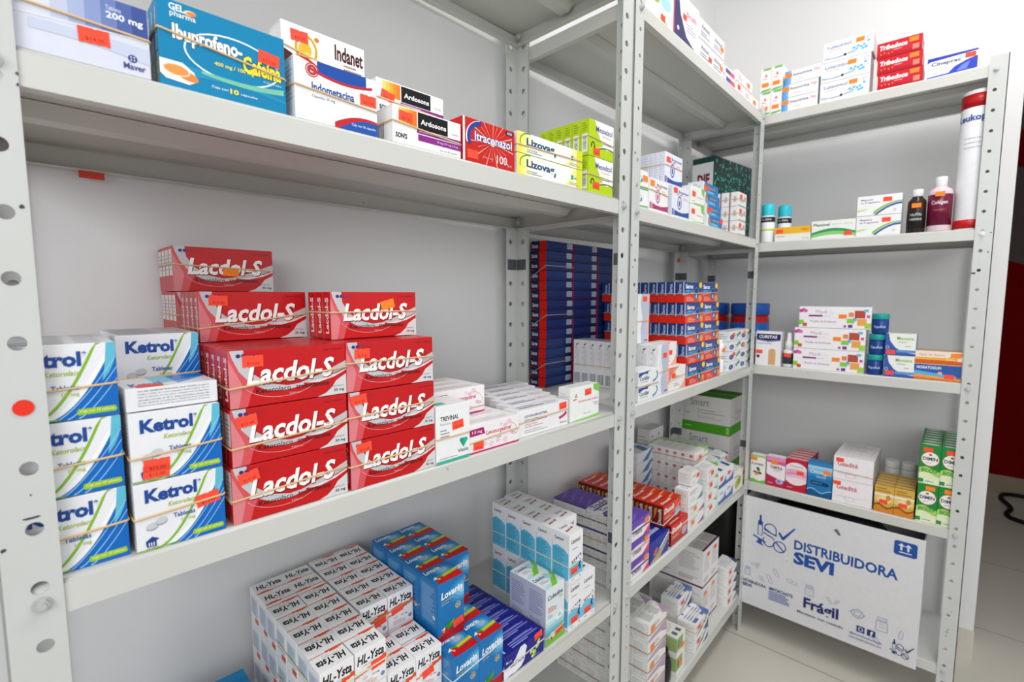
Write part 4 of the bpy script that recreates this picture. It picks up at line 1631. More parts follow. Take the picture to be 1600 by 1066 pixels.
@design('tdots', 0.105, 0.0255, 0.0405, 'white carton with pinkish emblem on its end', '#edebe8')
def _(b):
    b.p('F', [(.66, .75), (1, .8), (1, 1), (.76, 1)], '#86c06c')
    b.ln('F', .1, .5, .6, .8, 2, '#c4bcba')
    b.ln('F', .1, .1, .7, .35, 2, '#d8a8a4')
    b.e('L', .5, .72, .26, .14, '#d89a98')
    b.r('L', .36, .66, .64, .78, '#b86a70')
    b.ln('L', .2, .06, .8, .52, 5, '#d4c6c2')
    b.p('T', [(.7, 0), (.95, 0), (1, .6), (.9, 1), (.8, 1)], '#a2cc8c')
    b.r('T', 0, .94, 1, 1, '#c4c0bc')


@design('ytall', 0.0665, 0.0895, 0.1235, 'tall greyish-white carton with a maroon base line', '#e8e6e4')
def _(b):
    for f in 'FLR':
        b.r(f, 0, 0, 1, .045, '#5e2648')
        b.ln(f, .10, .40, .90, .88, 9, '#bdb9b6', ord(f))
        b.ln(f, .10, .12, .85, .24, 3, '#a88c98', ord(f) + 1)
    b.r('T', .1, .1, .9, .5, '#cfcac5')
    b.r('T', 0, .0, 1, .08, '#5e2648')
    b.ln('T', .15, .55, .85, .9, 4, '#b8b2ac')


@design('xgreen', 0.056, 0.06, 0.0565, 'white carton with a grass-green front panel', '#e9e9e4')
def _(b):
    b.r('F', .0, .25, .72, .92, '#9ab85c')
    b.r('F', .12, .36, .32, .80, '#6c7480')
    b.r('F', .42, .36, .62, .80, '#8a9484')
    b.r('T', .14, .10, .36, .36, '#5c6470')
    b.r('T', .56, .10, .78, .36, '#5c6470')
    b.ln('T', .1, .5, .9, .9, 4, '#c4c4bc')
    b.r('L', 0, .2, 1, .9, '#a4b878')


# ---- the corner unit
@design('slimgreen', 0.0325, 0.06, 0.074, 'slim upright white carton with green ends', '#f0eeec')
def _(b):
    b.p('F', [(.3, 1), (1, 1), (.9, .90), (.2, .92)], '#7cc06c')
    b.p('F', [(.0, .0), (.9, .05), (1, .12), (.2, .10)], '#6cb45c')
    b.p('F', [(.35, .64), (.65, .64), (.5, .78)], '#e07a8c')
    b.ln('F', .2, .52, .8, .60, 1, '#e0a0a8')


@design('bluecap', 0.1000, 0.06, 0.0396, 'white carton with a blue end', '#f0f1f3')
def _(b):
    for i, c in enumerate(('#4f98da', '#66a8e2', '#7db6e8')):
        b.r('F', i * .06, 0, .06 + i * .06, 1, c)
    b.t('F', 'Insuvirina', .24, .56, .76, .76, '#4c6494', .02)
    b.t('F', '750', .80, .56, .96, .76, '#e08a7c', .02)
    b.ln('F', .3, .2, .7, .32, 1, '#c8ccd4')
    b.ln('R', .1, .2, .9, .8, 4, '#c8ccd4')


@design('lacta', 0.124, 0.07, 0.0565, 'white carton with blue bubbles and a curling line', '#f1f2f4')
def _(b):
    b.t('F', 'Lutacintol', .08, .66, .56, .84, '#7f88b4', .02)
    b.ln('F', .1, .54, .5, .6, 1, '#e0a0a0')
    b.bd('F', lambda q: .22 + .10 * math.sin(q * 6 + 3), lambda q: .245 + .10 * math.sin(q * 6 + 3) + .02, '#7cc0dc', .02, .7)
    b.bd('F', lambda q: .14 + .18 * q * q, lambda q: .17 + .18 * q * q, '#b89cb8', .02, .7)
    for x, y, r_ in ((.62, .42, .035), (.70, .46, .03), (.76, .40, .03), (.68, .34, .025), (.82, .46, .03), (.90, .60, .03), (.86, .32, .035), (.80, .28, .03)):
        b.e('F', x, y, r_, r_ * 2, '#6cbce0')
    b.e('F', .45, .20, .028, .07, '#2c2f3a')
    b.ring('F', .92, .76, .05, .10, .012, '#b8a0d8', .5, 4)
    b.r('R', 0, 0, 1, 1, '#dcdcde')
    b.ln('R', .1, .2, .9, .8, 5, '#c4c6ca')


@design('tribe', 0.1005, 0.075, 0.0420, 'crimson carton with white slanted name', '#cf1f33', rough=0.3)
def _(b):
    b.t('F', 'Tribedoce', .06, .50, .68, .82, '#f6f0ee', .045, .15)
    b.ln('F', .38, .36, .66, .46, 1, '#f0b0b0')
    b.bd('F', lambda q: 0, lambda q: .24 + .05 * math.sin(q * 7), '#b81828')
    for x, y in ((.10, .26), (.18, .30), (.27, .24), (.35, .28)):
        b.e('F', x, y, .022, .05, '#e87c3c')
    b.r('F', .80, .12, .94, .44, '#d88a72')
    b.r('R', 0, 0, 1, 1, '#b01a2c')
    b.ln('R', .1, .2, .9, .8, 4, '#d88088')


@design('cineprac', 0.1005, 0.06, 0.0515, 'white carton with royal blue edges and grey name', '#f1f2f4')
def _(b):
    b.p('F', [(0, 1), (1, 1), (1, .92), (.45, .86), (.05, .82), (0, .74)], '#2f3fb4')
    b.t('F', 'Cineprac', .08, .52, .68, .76, '#585c66', .03)
    b.ln('F', .10, .40, .52, .46, 1, '#e8a4a4')
    b.p('F', [(.44, .10), (.56, .36), (.80, .56), (1, .66), (1, .06), (0, 0), (0, .06)], '#3348c0')
    b.p('F', [(.60, .10), (.70, .36), (.86, .48), (.8, .10)], '#6f86dc')
    b.ln('F', .10, .16, .26, .24, 1, '#a8acb8')
    b.r('R', 0, 0, 1, 1, '#d8d8da')
    b.ln('R', .1, .3, .9, .8, 3, '#b8bac0')


@design('yellowtop', 0.1035, 0.05, 0.0445, 'flat white carton with an amber top half', '#f0efea')
def _(b):
    b.r('F', 0, .52, 1, 1, '#f2b92c')
    b.r('F', .0, .50, 1, .54, '#f7d878')
    b.t('F', 'Cefixol', .74, .70, .94, .86, '#8a5a14', .01)
    b.ln('F', .06, .30, .40, .40, 1, '#9a98a0')
    b.t('F', 'Novag', .78, .08, .95, .2, '#8a8c92', .0)
    b.r('R', 0, .5, 1, 1, '#e0a828')


@design('plantival', 0.1155, 0.05, 0.0545, 'white and green carton with a hill-shaped green band', '#f2f3f0')
def _(b):
    b.t('F', 'Plantival', .05, .70, .42, .86, '#38463c', .02)
    b.t('F', 'Valeriana 160 mg', .46, .72, .92, .81, '#8fae98', .0)
    b.bd('F', lambda q: 0, lambda q: .34 + .22 * math.sin(q * PI), '#2f9c5c')
    b.bd('F', lambda q: 0, lambda q: .22 + .18 * math.sin(q * PI), '#8fd07c')
    b.bd('F', lambda q: 0, lambda q: .06 + .14 * math.sin(q * PI), '#f0f2ec')
    b.r('R', 0, 0, 1, 1, '#d4d8d0')


@design('magne', 0.1055, 0.05, 0.0570, 'white carton with a blue and green comet tail', '#f2f3f4')
def _(b):
    b.t('F', 'Magnesio', .08, .74, .36, .85, '#5a5a9c', .02)
    b.t('F', 'de Pregabalina', .08, .60, .52, .70, '#5a5a9c', .015)
    b.p('F', [(.0, .30), (.14, .36), (.28, .34), (.1, .24), (0, .2)], '#c8e09c')
    b.bd('F', lambda q: .60 - 1.6 * (q - .98) ** 2, lambda q: .66 - 1.3 * (q - .98) ** 2, '#8ec84c', .38, 1)
    b.bd('F', lambda q: .48 - 1.6 * (q - 1.0) ** 2, lambda q: .58 - 1.5 * (q - 1.0) ** 2, '#3c5cac', .42, 1)
    b.ring('F', .85, .20, .03, .06, .01, '#b0a8d0')
    b.r('R', 0, 0, 1, 1, '#d8d9da')


@design('curitas', 0.0785, 0.035, 0.1155, 'white adhesive-bandage carton with a navy banner', '#f0efef', name='bandage_carton', cat='bandage carton')
def _(b):
    b.p('F', [(.03, .74), (.5, .69), (.97, .74), (.97, .93), (.03, .93)], '#8a8cc0')
    b.p('F', [(.03, .77), (.5, .73), (.97, .77), (.97, .93), (.03, .93)], '#1f1f5c')
    b.t('F', 'CURITAS', .12, .80, .84, .89, '#f0f0f6', .03)
    b.ln('F', .06, .62, .92, .68, 1, '#b0a8c0')
    b.p('F', [(.52, .03), (.80, .03), (.80, .44), (.74, .50), (.58, .50), (.52, .44)], '#dba877')
    b.e('F', .66, .30, .02, .02, '#c8925e')
    b.p('F', [(.05, .30), (.18, .30), (.18, .25), (.115, .20), (.05, .25)], '#3c3468')
    b.r('R', 0, 0, 1, 1, '#dcdadc')
    b.ln('R', .2, .2, .8, .8, 6, '#b8b8bc')


@design('medi', 0.190, 0.055, 0.0665, 'long white carton with many-coloured squares', '#f4f2f4')
def _(b):
    for x, y, c in ((.06, .84, '#c8429c'), (.03, .80, '#c8429c'), (.09, .80, '#d86cb4')):
        b.e('F', x, y, .035, .08, c)
    b.r('F', .14, .53, .34, .61, '#8a2f86')
    b.ln('F', .36, .54, .5, .60, 1, '#d8c0d8')
    b.t('F', 'Medi', .24, .68, .40, .84, '#c4a0c0', .0)
    b.t('F', 'Cares', .41, .68, .50, .80, '#e4dae4', .0)
    b.t('F', 'Prueba de Embarazo', .17, .26, .54, .36, '#b090b8', .01)
    b.r('F', 0, .48, 1, .485, '#d8d4d8')
    for x, y, w, h, c in ((.70, .55, .07, .2, '#e88a5c'), (.78, .50, .14, .34, '#b8503c'), (.90, .78, .06, .12, '#6cc0dc'), (.82, .16, .12, .30, '#efa850'), (.68, .26, .10, .2, '#8ccc3c'),
                          (.92, .04, .08, .24, '#a4d44c'), (.64, .06, .035, .10, '#b04aa4'), (.70, .05, .06, .14, '#6a3a9c'), (.0, .14, .07, .22, '#8ccc3c'), (.06, .06, .06, .16, '#d0583c'), (.94, .52, .04, .12, '#d84ca4'), (.76, .36, .05, .14, '#68b4d8')):
        b.r('F', x, y, x + w, min(1, y + h), c)
    b.r('R', 0, 0, 1, 1, '#e0dce2')
    b.r('R', .2, .2, .8, .5, '#a8cc6c')


@design('mexsana', 0.0705, 0.05, 0.0625, 'white carton with a blue side curve', '#eff1ec')
def _(b):
    b.p('F', [(0, 1), (.10, 1), (.16, .66), (.34, .36), (.60, .16), (1, .10), (1, 0), (0, 0)], '#3c5cae')
    b.t('F', 'Mexsana', .38, .72, .92, .88, '#8cc05c', .02)
    b.ln('F', .42, .58, .84, .66, 1, '#a8acb0')
    b.bd('F', lambda q: .14, lambda q: .26, '#5c98d0', .38, 1)
    b.ln('F', .66, .40, .92, .48, 1, '#98a0a8')
    b.ring('F', .08, .36, .06, .08, .02, '#c4cce6')
    b.r('R', 0, 0, 1, 1, '#3f66b4')


@design('norat', 0.1005, 0.06, 0.0465, 'blue and orange carton with white capital lettering', '#e0782c')
def _(b):
    b.bd('F', lambda q: .36 - .14 * q, lambda q: .96, '#2f5cac')
    b.bd('F', lambda q: .34 - .2 * q, lambda q: .56 - .26 * q, '#5cb0e0', 0, .9)
    b.bd('F', lambda q: .16 - .1 * q, lambda q: .34 - .2 * q, '#efa24a')
    b.t('F', 'NORATOGUM', .06, .66, .58, .84, '#e6ecf8', .03)
    b.e('F', .56, .44, .05, .10, '#f0b08c')
    b.r('F', 0, .94, 1, 1, '#e8b070')


@design('norat_top', 0.1005, 0.06, 0.0345, 'cream carton with an orange sunrise band', '#f3e6d8')
def _(b):
    b.bd('F', lambda q: 0, lambda q: .30 + .1 * math.sin(q * 4), '#d8602c')
    b.bd('F', lambda q: .28, lambda q: .46 + .05 * q, '#f0b43c', 0, .9)
    b.t('F', 'Agua de Azahar', .08, .56, .66, .80, '#e89a9a', .01)
    b.p('F', [(.72, .5), (1, .62), (1, .95), (.85, .9)], '#f0923c')
    b.ln('F', .66, .30, .96, .42, 1, '#f6dcb8')
    b.r('T', .0, .0, 1, 1, '#c89a5c')


@design('lomax', 0.0475, 0.03, 0.0975, 'white carton with a fruit picture and green foot', '#f0efe8')
def _(b):
    b.t('F', 'Lonax', .08, .64, .88, .74, '#4a4640', .02)
    b.bd('F', lambda q: 0, lambda q: .10 + .03 * math.sin(q * 8), '#7cbc4c')
    b.bd('F', lambda q: .93, lambda q: 1, '#9cc87c')
    for x, y, c in ((.30, .38, '#8a5a2c'), (.48, .36, '#d8542c'), (.42, .30, '#e0a03c'), (.66, .36, '#5c4a2c'), (.56, .46, '#5c8a3c'), (.5, .52, '#3c4a30')):
        b.e('F', x, y, .11, .045, c)
    b.r('R', 0, 0, 1, 1, '#d8d8d0')


@design('pinkwave', 0.0575, 0.03, 0.1035, 'white carton with pink top and crimson foot', '#f2eef0')
def _(b):
    b.bd('F', lambda q: .80 - .06 * q, lambda q: 1, '#d8609c')
    b.bd('F', lambda q: .86, lambda q: 1, '#e890ba')
    b.t('F', 'TEMPRA', .18, .60, .86, .69, '#4c3c44', .02)
    b.t('F', 'ASC', .36, .52, .80, .60, '#d890a8', .01)
    b.bd('F', lambda q: 0, lambda q: .40 - .25 * q + .1 * q * q, '#c0284c')
    b.e('F', .72, .20, .20, .09, '#c8b8dc')
    b.e('F', .68, .20, .08, .05, '#6c7cc8')
    b.ln('F', .1, .08, .5, .14, 1, '#e8a8b8')
    b.r('R', 0, 0, 1, 1, '#c898b0')


@design('redoval', 0.0615, 0.03, 0.1075, 'crimson carton with a pale pink oval', '#c0203c')
def _(b):
    b.e('F', .5, .55, .62, .36, '#f4e6ea')
    for i, c in enumerate(('#f0b0cc', '#e894bc', '#f0c4d8', '#f6e2ea')):
        b.bd('F', lambda q, i=i: .60 - i * .09 - .18 * (q - .5) ** 2, lambda q, i=i: .70 - i * .09 - .22 * (q - .5) ** 2, c, .02, .98)
    b.t('F', 'Vitamina', .2, .76, .8, .82, '#a89ca8', .01)
    b.ln('F', .1, .08, .5, .13, 1, '#e8a8b0')
    b.r('T', 0, 0, 1, .2, '#c0203c')
    b.r('T', 0, .2, 1, .8, '#e0b0b8')
    b.r('R', 0, 0, 1, 1, '#a01c34')


@design('omega', 0.068, 0.04, 0.1125, 'blue supplement carton with a dark label band', '#1f78b8')
def _(b):
    for i, c in enumerate(('#2f8cc8', '#58a8d8', '#86c2e4', '#a8d2ec')):
        b.r('F', 0, .58 + i * .08, 1, .66 + i * .08, c)
    b.r('F', 0, .92, 1, 1, '#2f86c0')
    b.t('F', 'Omega', .10, .64, .90, .78, '#e9eef4', .015)
    b.t('F', 'Gold', .36, .56, .74, .62, '#dfe8ee', .0)
    b.p('F', [(.12, .40), (.18, .35), (.84, .33), (.90, .38), (.84, .44), (.18, .46)], '#173a5c')
    b.ln('F', .2, .38, .82, .42, 1, '#7fa4c4')
    b.bd('F', lambda q: 0, lambda q: .16 + .05 * math.sin(q * 8), '#15598c')
    b.bd('F', lambda q: .16 + .05 * math.sin(q * 8), lambda q: .19 + .05 * math.sin(q * 8), '#8cc4e4')
    b.r('R', 0, 0, 1, 1, '#1a5f94')


@design('geadite', 0.1025, 0.185, 0.0735, 'white carton with pink-red name and long flat top', '#f2eef0')
def _(b):
    b.t('F', 'Geadité', .10, .58, .62, .78, '#c8305c', .015)
    b.ring('F', .45, .20, .14, .10, .012, '#e0a8b4')
    b.bd('F', lambda q: .28 + .5 * (q - .5) ** 2 * q, lambda q: .29 + .5 * (q - .5) ** 2 * q, '#e0b0bc', .5, 1)
    b.ln('F', .1, .26, .5, .32, 1, '#d8c4cc')
    b.ln('T', .1, .5, .9, .95, 5, '#cfcdd0')
    for x in (.3, .6, .88):
        b.r('T', x, 0, x + .008, 1, '#cfcdd0')
    b.r('R', 0, 0, 1, 1, '#d4d2d4')
    b.r('R', .1, .4, .9, .7, '#c2c0c4')


@design('gold', 0.0465, 0.028, 0.0830, 'small golden carton with orange foot', '#d9ab4c')
def _(b):
    b.r('F', 0, .62, 1, .70, '#f0ead8')
    b.bd('F', lambda q: .40, lambda q: .62, '#e8c878')
    b.e('F', .5, .46, .34, .14, '#f0dca0')
    b.e('F', .72, .56, .12, .10, '#c89030')
    b.bd('F', lambda q: 0, lambda q: .26 + .06 * math.sin(q * 7), '#d8862c')
    b.bd('F', lambda q: .20 + .06 * math.sin(q * 7), lambda q: .27 + .06 * math.sin(q * 7), '#8a5a14')
    b.ln('F', .1, .74, .9, .94, 2, '#a8802c')
    b.r('T', 0, 0, 1, .3, '#a07828')
    b.ln('T', .1, .4, .9, .9, 2, '#e8cc84')
    b.r('R', 0, 0, 1, 1, '#c08c34')


@design('dimin', 0.0455, 0.033, 0.1125, 'green carton with a white oval name badge', '#1f8a3c')
def _(b):
    b.bd('F', lambda q: 0, lambda q: .40 + .05 * math.sin(q * 5), '#a8d46c')
    b.bd('F', lambda q: 0, lambda q: .26 + .05 * math.sin(q * 5), '#e6f0c8')
    b.e('F', .5, .645, .44, .185, '#b9282c')
    b.e('F', .5, .65, .42, .175, '#f2f2ee')
    b.t('F', 'DIMIN', .14, .61, .86, .70, '#26303a', .03)
    b.ln('F', .3, .54, .7, .57, 1, '#8c9098')
    b.e('F', .5, .76, .08, .025, '#a83a2c')
    b.t('F', 'ECCO', .12, .30, .88, .40, '#4c9c3c', .05)
    b.r('F', .0, .03, .24, .13, '#2f9444')
    b.ln('F', .32, .05, .94, .10, 1, '#8a98b8')
    b.ln('T', .1, .3, .9, .8, 2, '#7cc084')
    b.e('T', .5, .5, .4, .25, '#d9e4dc')
    b.r('R', 0, 0, 1, 1, '#1a7032')
    b.r('L', 0, 0, 1, 1, '#2a9448')


@design('bigcarton', 0.184, 0.16, 0.1365, 'large white shipping carton with a grass-green band', '#d6d4d0', name='shipping_carton', cat='carton', rough=0.6)
def _(b):
    for f in 'FR':
        b.r(f, 0, 0, 1, .26, '#4c9c1c')
        b.t(f, 'Smart', .20, .72, .58, .92, '#7c8078', .0) if f == 'F' else None
        b.ln(f, .35, .50, .92, .64, 2, '#b0aea8')
        b.ln(f, .36, .36, .9, .46, 2, '#bcb4b4')
        b.ln(f, .08, .46, .26, .54, 1, '#b8b6b0')
    b.ln('F', .1, .1, .3, .16, 1, '#a8d08c')
    b.r('F', .93, .04, .99, .22, '#8cc06c')
    b.r('T', 0, 0, 1, 1, '#4c9c1c')
    b.r('T', 0, .46, 1, .54, '#b8b098')


@design('darkred', 0.03, 0.05, 0.06, 'dark maroon carton beside the green leafy box', '#4a1016')
def _(b):
    b.ln('F', .2, .3, .8, .7, 3, '#8a4a50')


@design('whitestack', 0.066, 0.030, 0.062, 'plain white carton end with thin printed lines', '#e6e2de')
def _(b):
    b.ln('L', .2, .15, .8, .85, 6, '#cfc8c4', 2)
    b.r('L', 0, .96, 1, 1, '#bdb6b0')
    b.r('L', .96, 0, 1, 1, '#c4beb8')
    b.ln('T', .2, .2, .8, .8, 3, '#cfcac6')
    b.ln('F', .1, .5, .8, .9, 3, '#c4c0be')


@design('greypair', 0.05, 0.045, 0.0995, 'dull grey-white carton with sparse dots', '#d2d0cc')
def _(b):
    b.ln('F', .2, .7, .6, .85, 1, '#8c9094')
    b.ln('T', .1, .2, .9, .8, 4, '#b8b6b2')
    b.ln('L', .1, .2, .9, .8, 5, '#b8b6b2')


@design('bluecorner', 0.10, 0.045, 0.033, 'white carton with a slanting blue corner', '#dfe0e2')
def _(b):
    b.p('F', [(.3, 0), (.7, 0), (1, .8), (1, 1), (.8, .8)], '#4a7cb0')
    b.p('T', [(.4, 0), (.7, 0), (.9, 1), (.6, 1)], '#3c74ac')
    b.ln('L', .1, .2, .9, .8, 4, '#bcbec2')


@design('topa', 0.126, 0.06, 0.075, 'white carton with lime twig and red tag', '#f0f1ee')
def _(b):
    b.p('F', [(.3, .4), (.45, .45), (.6, .9), (.5, .9)], '#8cc050')
    b.p('F', [(.5, .1), (.7, .0), (.85, .05), (.6, .18)], '#a8cc70')
    b.e('F', .72, .62, .2, .2, '#a8d8ea')
    b.ln('F', .1, .6, .3, .8, 2, '#b8bcc0')


@design('topb', 0.142, 0.06, 0.103, 'white carton with an indigo wave and raspberry edge', '#efeef2')
def _(b):
    b.p('F', [(.0, 1), (.16, 1), (.26, .55), (.5, .18), (.92, .0), (0, 0)], '#2f2a66')
    b.r('F', 0, 0, .045, 1, '#b83a5c')
    b.e('F', .18, .22, .04, .05, '#e8e6ee')
    b.t('F', 'Bezafib', .5, .62, .9, .74, '#e0606c', .01)
    b.ln('F', .5, .3, .92, .5, 3, '#b8b6c4')


@design('topc', 0.088, 0.05, 0.048, 'white carton with navy print', '#f0eff2')
def _(b):
    b.t('F', 'Amoxi', .2, .55, .8, .8, '#4c4c84', .02)
    b.ln('F', .15, .2, .85, .45, 2, '#6c6c94')
    b.r('F', 0, 0, 1, .06, '#d8b8c0')


@design('topd', 0.07, 0.04, 0.0305, 'small pale carton with pink print', '#f2efee')
def _(b):
    b.ln('F', .15, .3, .75, .75, 2, '#d8a0a0')
    b.r('F', 0, .0, 1, .08, '#c8c4b0')


@design('purplepill', 0.088, 0.04, 0.021, 'small white carton with a purple and pink end', '#efecef')
def _(b):
    b.r('F', .10, .25, .5, .8, '#5c3c8c')
    b.r('F', .5, .25, .9, .8, '#d8467c')


@design('fourk', 0.05, 0.05, 0.078, 'white carton printed with small red numerals', '#efeeee')
def _(b):
    b.t('F', '4003', .3, .72, .9, .84, '#b06a7c', .01)
    b.ln('F', .2, .4, .9, .56, 2, '#e08a80')
    b.ln('L', .2, .2, .8, .8, 6, '#cfd0d4')


@design('leafcard', 0.09, 0.045, 0.039, 'white carton with teal and green leaf marks', '#eef0ee')
def _(b):
    b.p('F', [(.6, .3), (.72, .4), (.70, .62), (.64, .5)], '#3c9c9c')
    b.bd('F', lambda q: 0, lambda q: .08 + .1 * q, '#7cb47c', .1, 1)
    b.ln('F', .1, .6, .7, .8, 2, '#c4c4c4')
# ================================================================== unit beside the doorway: upper shelf
z = SH['1a']
G = 'cartons on the upper shelf'


def one(key, k, s, t, z, phrase, group=None, st=None, yaw=0.0, desc=None):
    return place(key, k, s, t, z, phrase, group=group, stickers={(0, 0, 0): st} if st else None, yaw=yaw, desc=desc)


one('maver', 1, 0.0125, 0.006, z, 'against the wide corner post', G, [('F', .655, .40, -.04, '14.00', RED)])
band(1, 0.0125, 0.006, z + 0.0385, 0.1105, 0.05, 'tan rubber band around the lilac and navy carton', slope=-0.005)
place('ibu', 1, 0.130, 0.007, z, 'on the upper shelf', ny=3, rows=['front one of three', 'middle one of three', 'back one of three'], group='teal capsule cartons',
      stickers={(0, 0, 0): [('F', .855, .665, .10, '20.00', RED)]})
band(1, 0.130, 0.007, z + 0.050, 0.111, 0.0440, 'tan rubber band around the three teal-blue cartons', slope=-0.014)
place('indanet', 1, 0.2600, 0.063, z, 'seen behind the blue-domed carton', ny=2, nz=2, tiers=['under', 'upper'], rows=['front', 'back'], group='cartons with golden ring figure',
      stickers={(0, 0, 1): [('F', .20, .80, -.04, '22.00', RED)]})
band(1, 0.2600, 0.063, z + 0.100, 0.105, 0.037, 'tan rubber band around the cartons with golden ring figure', slope=-0.018)
place('indomet', 1, 0.2500, 0.006, z, 'on the upper shelf', ny=2, rows=['in front', 'behind its twin'], group='cartons with blue dome', stickers={(0, 0, 0): [('F', .88, .60, 0, '27.00', RED)]})
band(1, 0.2500, 0.006, z + 0.036, 0.0985, 0.0566, 'tan rubber band around the blue-domed white cartons', slope=-0.006)
one('ardosons', 1, 0.3700, 0.006, z, 'in front on the upper shelf', 'cartons with black name panel', [('F', .175, .74, .06, '45.00', RED)])
band(1, 0.3700, 0.006, z + 0.0275, 0.109, 0.045, 'tan rubber band around the front carton with black panel', slope=-0.008)
place('ardosons', 1, 0.3760, 0.0530, z, 'behind the front one', nz=2, tiers=['lower one', 'upper one'], group='cartons with black name panel', stickers={(0, 0, 1): [('F', .15, .55, .2, '45.00', RED)]})
band(1, 0.3760, 0.0530, z + 0.070, 0.109, 0.045, 'tan rubber band around the rear carton with black panel', slope=-0.004)
one('itra', 1, 0.4830, 0.006, z, 'on the upper shelf', None, [('F', .17, .17, 0, '', RED)])
place('lizovag', 1, 0.5930, 0.006, z, 'on the upper shelf', nz=2, tiers=['lower of two', 'upper of two'], group='ointment cartons')
for i, (ss, lab) in enumerate(((0.655, 'one near the black lettering start'), (0.716, 'second one by the yellow end'))):
    pass
band(1, 0.5930, 0.006, z + 0.046, 0.168, 0.040, 'tan rubber band around the two ointment cartons', slope=0.003)
place('messel', 1, 0.7850, 0.009, z, '', ny=6, nz=2, tiers=['lower tier', 'upper tier'], group='lime-green tablet cartons',
      stickers={(0, 0, 1): [('F', .30, .145, 0, '85.00', RED)], (0, 0, 0): [('F', .30, .22, 0, '85.00', RED)]})
band(1, 0.7850, 0.009, z + 0.102, 0.0795, 0.120, 'tan rubber band around the upper lime-green cartons', slope=-0.006)
band(1, 0.7850, 0.009, z + 0.034, 0.0795, 0.120, 'tan rubber band around the lower lime-green cartons', slope=-0.003)

# ================================================================== middle shelf
z = SH['1b']
G = 'white and blue tablet cartons'
hk = DESIGNS['ketrol']['h'] + 0.001
place('ketrol', 1, 0.0105, 0.012, z, 'stack behind the wide post', ny=5, nz=3, group=G, shift=lambda i, j, k: (0.0004 * j, 0.0))
for i, nm in enumerate(('bottom', 'middle', 'top')):
    band(1, 0.0105, 0.012, z + i * hk + (0.030, 0.026, 0.026)[i], 0.0735, 0.1225, 'tan rubber band around the %s bundle behind the wide post' % nm, slope=0.004)
place('ketrol', 1, 0.0885, 0.006, z, 'stack beside the red cartons', ny=3, nz=2, group=G, tiers=['bottom bundle', 'second bundle'],
      stickers={(0, 0, 0): [('F', .80, .56, -.18, '12.00', RED)], (0, 0, 1): [('F', .25, .13, .04, '12.00', RED), ('F', .26, .22, .03, '12.00', RED)]})
band(1, 0.0885, 0.006, z + 0.033, 0.0735, 0.0734, 'tan rubber band around the bottom bundle beside the red cartons', slope=0.005)
band(1, 0.0885, 0.006, z + hk + 0.024, 0.0735, 0.0734, 'tan rubber band around the second bundle beside the red cartons', slope=0.005)
one('ketrol_flat', 1, 0.0885, 0.010, z + 2 * hk, 'on top of the upright white-blue bundle', G, [('T', .26, .10, .02, '12.00', RED)], yaw=0.03)
place('ketrol', 1, 0.0925, 0.092, z, 'rear stack behind the flat one', ny=5, nz=3, group=G, keep=lambda i, j, k: True,
      stickers={(0, 0, 2): [('F', .22, .04, .06, '12.00', RED)]})
band(1, 0.0925, 0.092, z + 2 * hk + 0.020, 0.0735, 0.1225, 'tan rubber band around the rear top bundle of tablet cartons', slope=0.002)

G = 'red cartons with slanted white lettering'
hl_ = DESIGNS['lacdol']['h'] + 0.001
NL = 5
P15 = '15.00'
place('lacdol', 1, 0.1705, 0.006, z, 'front tower', ny=NL, nz=3, group=G, dk=lambda i, j, k: 'lacdol_panel' if k < 2 else None,
      shift=lambda i, j, k: ((-0.0012, 0.0008, 0.0016)[k], (0.0, 0.0, 0.0008)[k]),
      stickers={(0, 0, 2): [('F', .185, .80, .02, P15, RED)], (0, 0, 1): [('F', .12, .78, -.12, P15, RED)], (0, 0, 0): [('F', .13, .80, -.2, P15, RED)]})
for i, (zz, sl) in enumerate(((0.026, 0.008), (0.020, 0.008), (0.022, 0.011))):
    band(1, 0.1705 + (-0.0012, 0.0008, 0.0016)[i], 0.006, z + i * hl_ + zz, 0.1265, 0.1105, 'tan rubber band around the %s red bundle of the front tower' % ('bottom', 'middle', 'top')[i], slope=sl)
place('lacdol', 1, 0.2995, 0.005, z, 'tower beside the green gem carton', ny=NL, nz=3, group=G, shift=lambda i, j, k: ((0.0006, 0.0, -0.0006)[k], (0, 0, 0.001)[k]),
      stickers={(0, 0, 2): [('F', .165, .76, .02, P15, RED)], (0, 0, 1): [('F', .11, .84, -.10, P15, RED)], (0, 0, 0): [('F', .145, .84, -.06, P15, RED)]})
for i, (zz, sl) in enumerate(((0.030, 0.003), (0.030, 0.004), (0.036, -0.001))):
    band(1, 0.2995, 0.005, z + i * hl_ + zz, 0.1265, 0.1115, 'tan rubber band around the %s red bundle beside the gem carton' % ('bottom', 'middle', 'top')[i], slope=sl)
zt = z + 3 * hl_
place('lacdol', 1, 0.1705, 0.1175, z, 'rear part of the front tower', ny=9, nz=3, group=G)
place('lacdol', 1, 0.1755, 0.1250, zt, 'upper bundle on the front tower', ny=4, group=G, stickers={(0, 0, 0): [('F', .165, .82, .04, P15, RED)]})
band(1, 0.1755, 0.1250, zt + 0.017, 0.1265, 0.0884, 'tan rubber band around the upper red bundle on the front tower', slope=0.015)
place('lacdol', 1, 0.3010, 0.0480, zt, 'upper bundle beside the blank wall', ny=3, group=G, stickers={(0, 0, 0): [('F', .64, .72, -.25, '', ORANGE)]})
band(1, 0.3010, 0.0480, zt + 0.035, 0.1265, 0.0660, 'tan rubber band around the upper red bundle beside the wall', slope=0.0)
place('lacdol_panel', 1, 0.1745, 0.2360, zt, 'rearmost stack by the wall', ny=4, nz=2, tiers=['lower bundle', 'upper bundle'], group=G, shift=lambda i, j, k: (-0.001 * k, 0),
      stickers={(0, 0, 1): [('F', .55, .46, .05, '', ORANGE)], (0, 0, 0): [('F', .18, .74, .05, P15, RED)]})
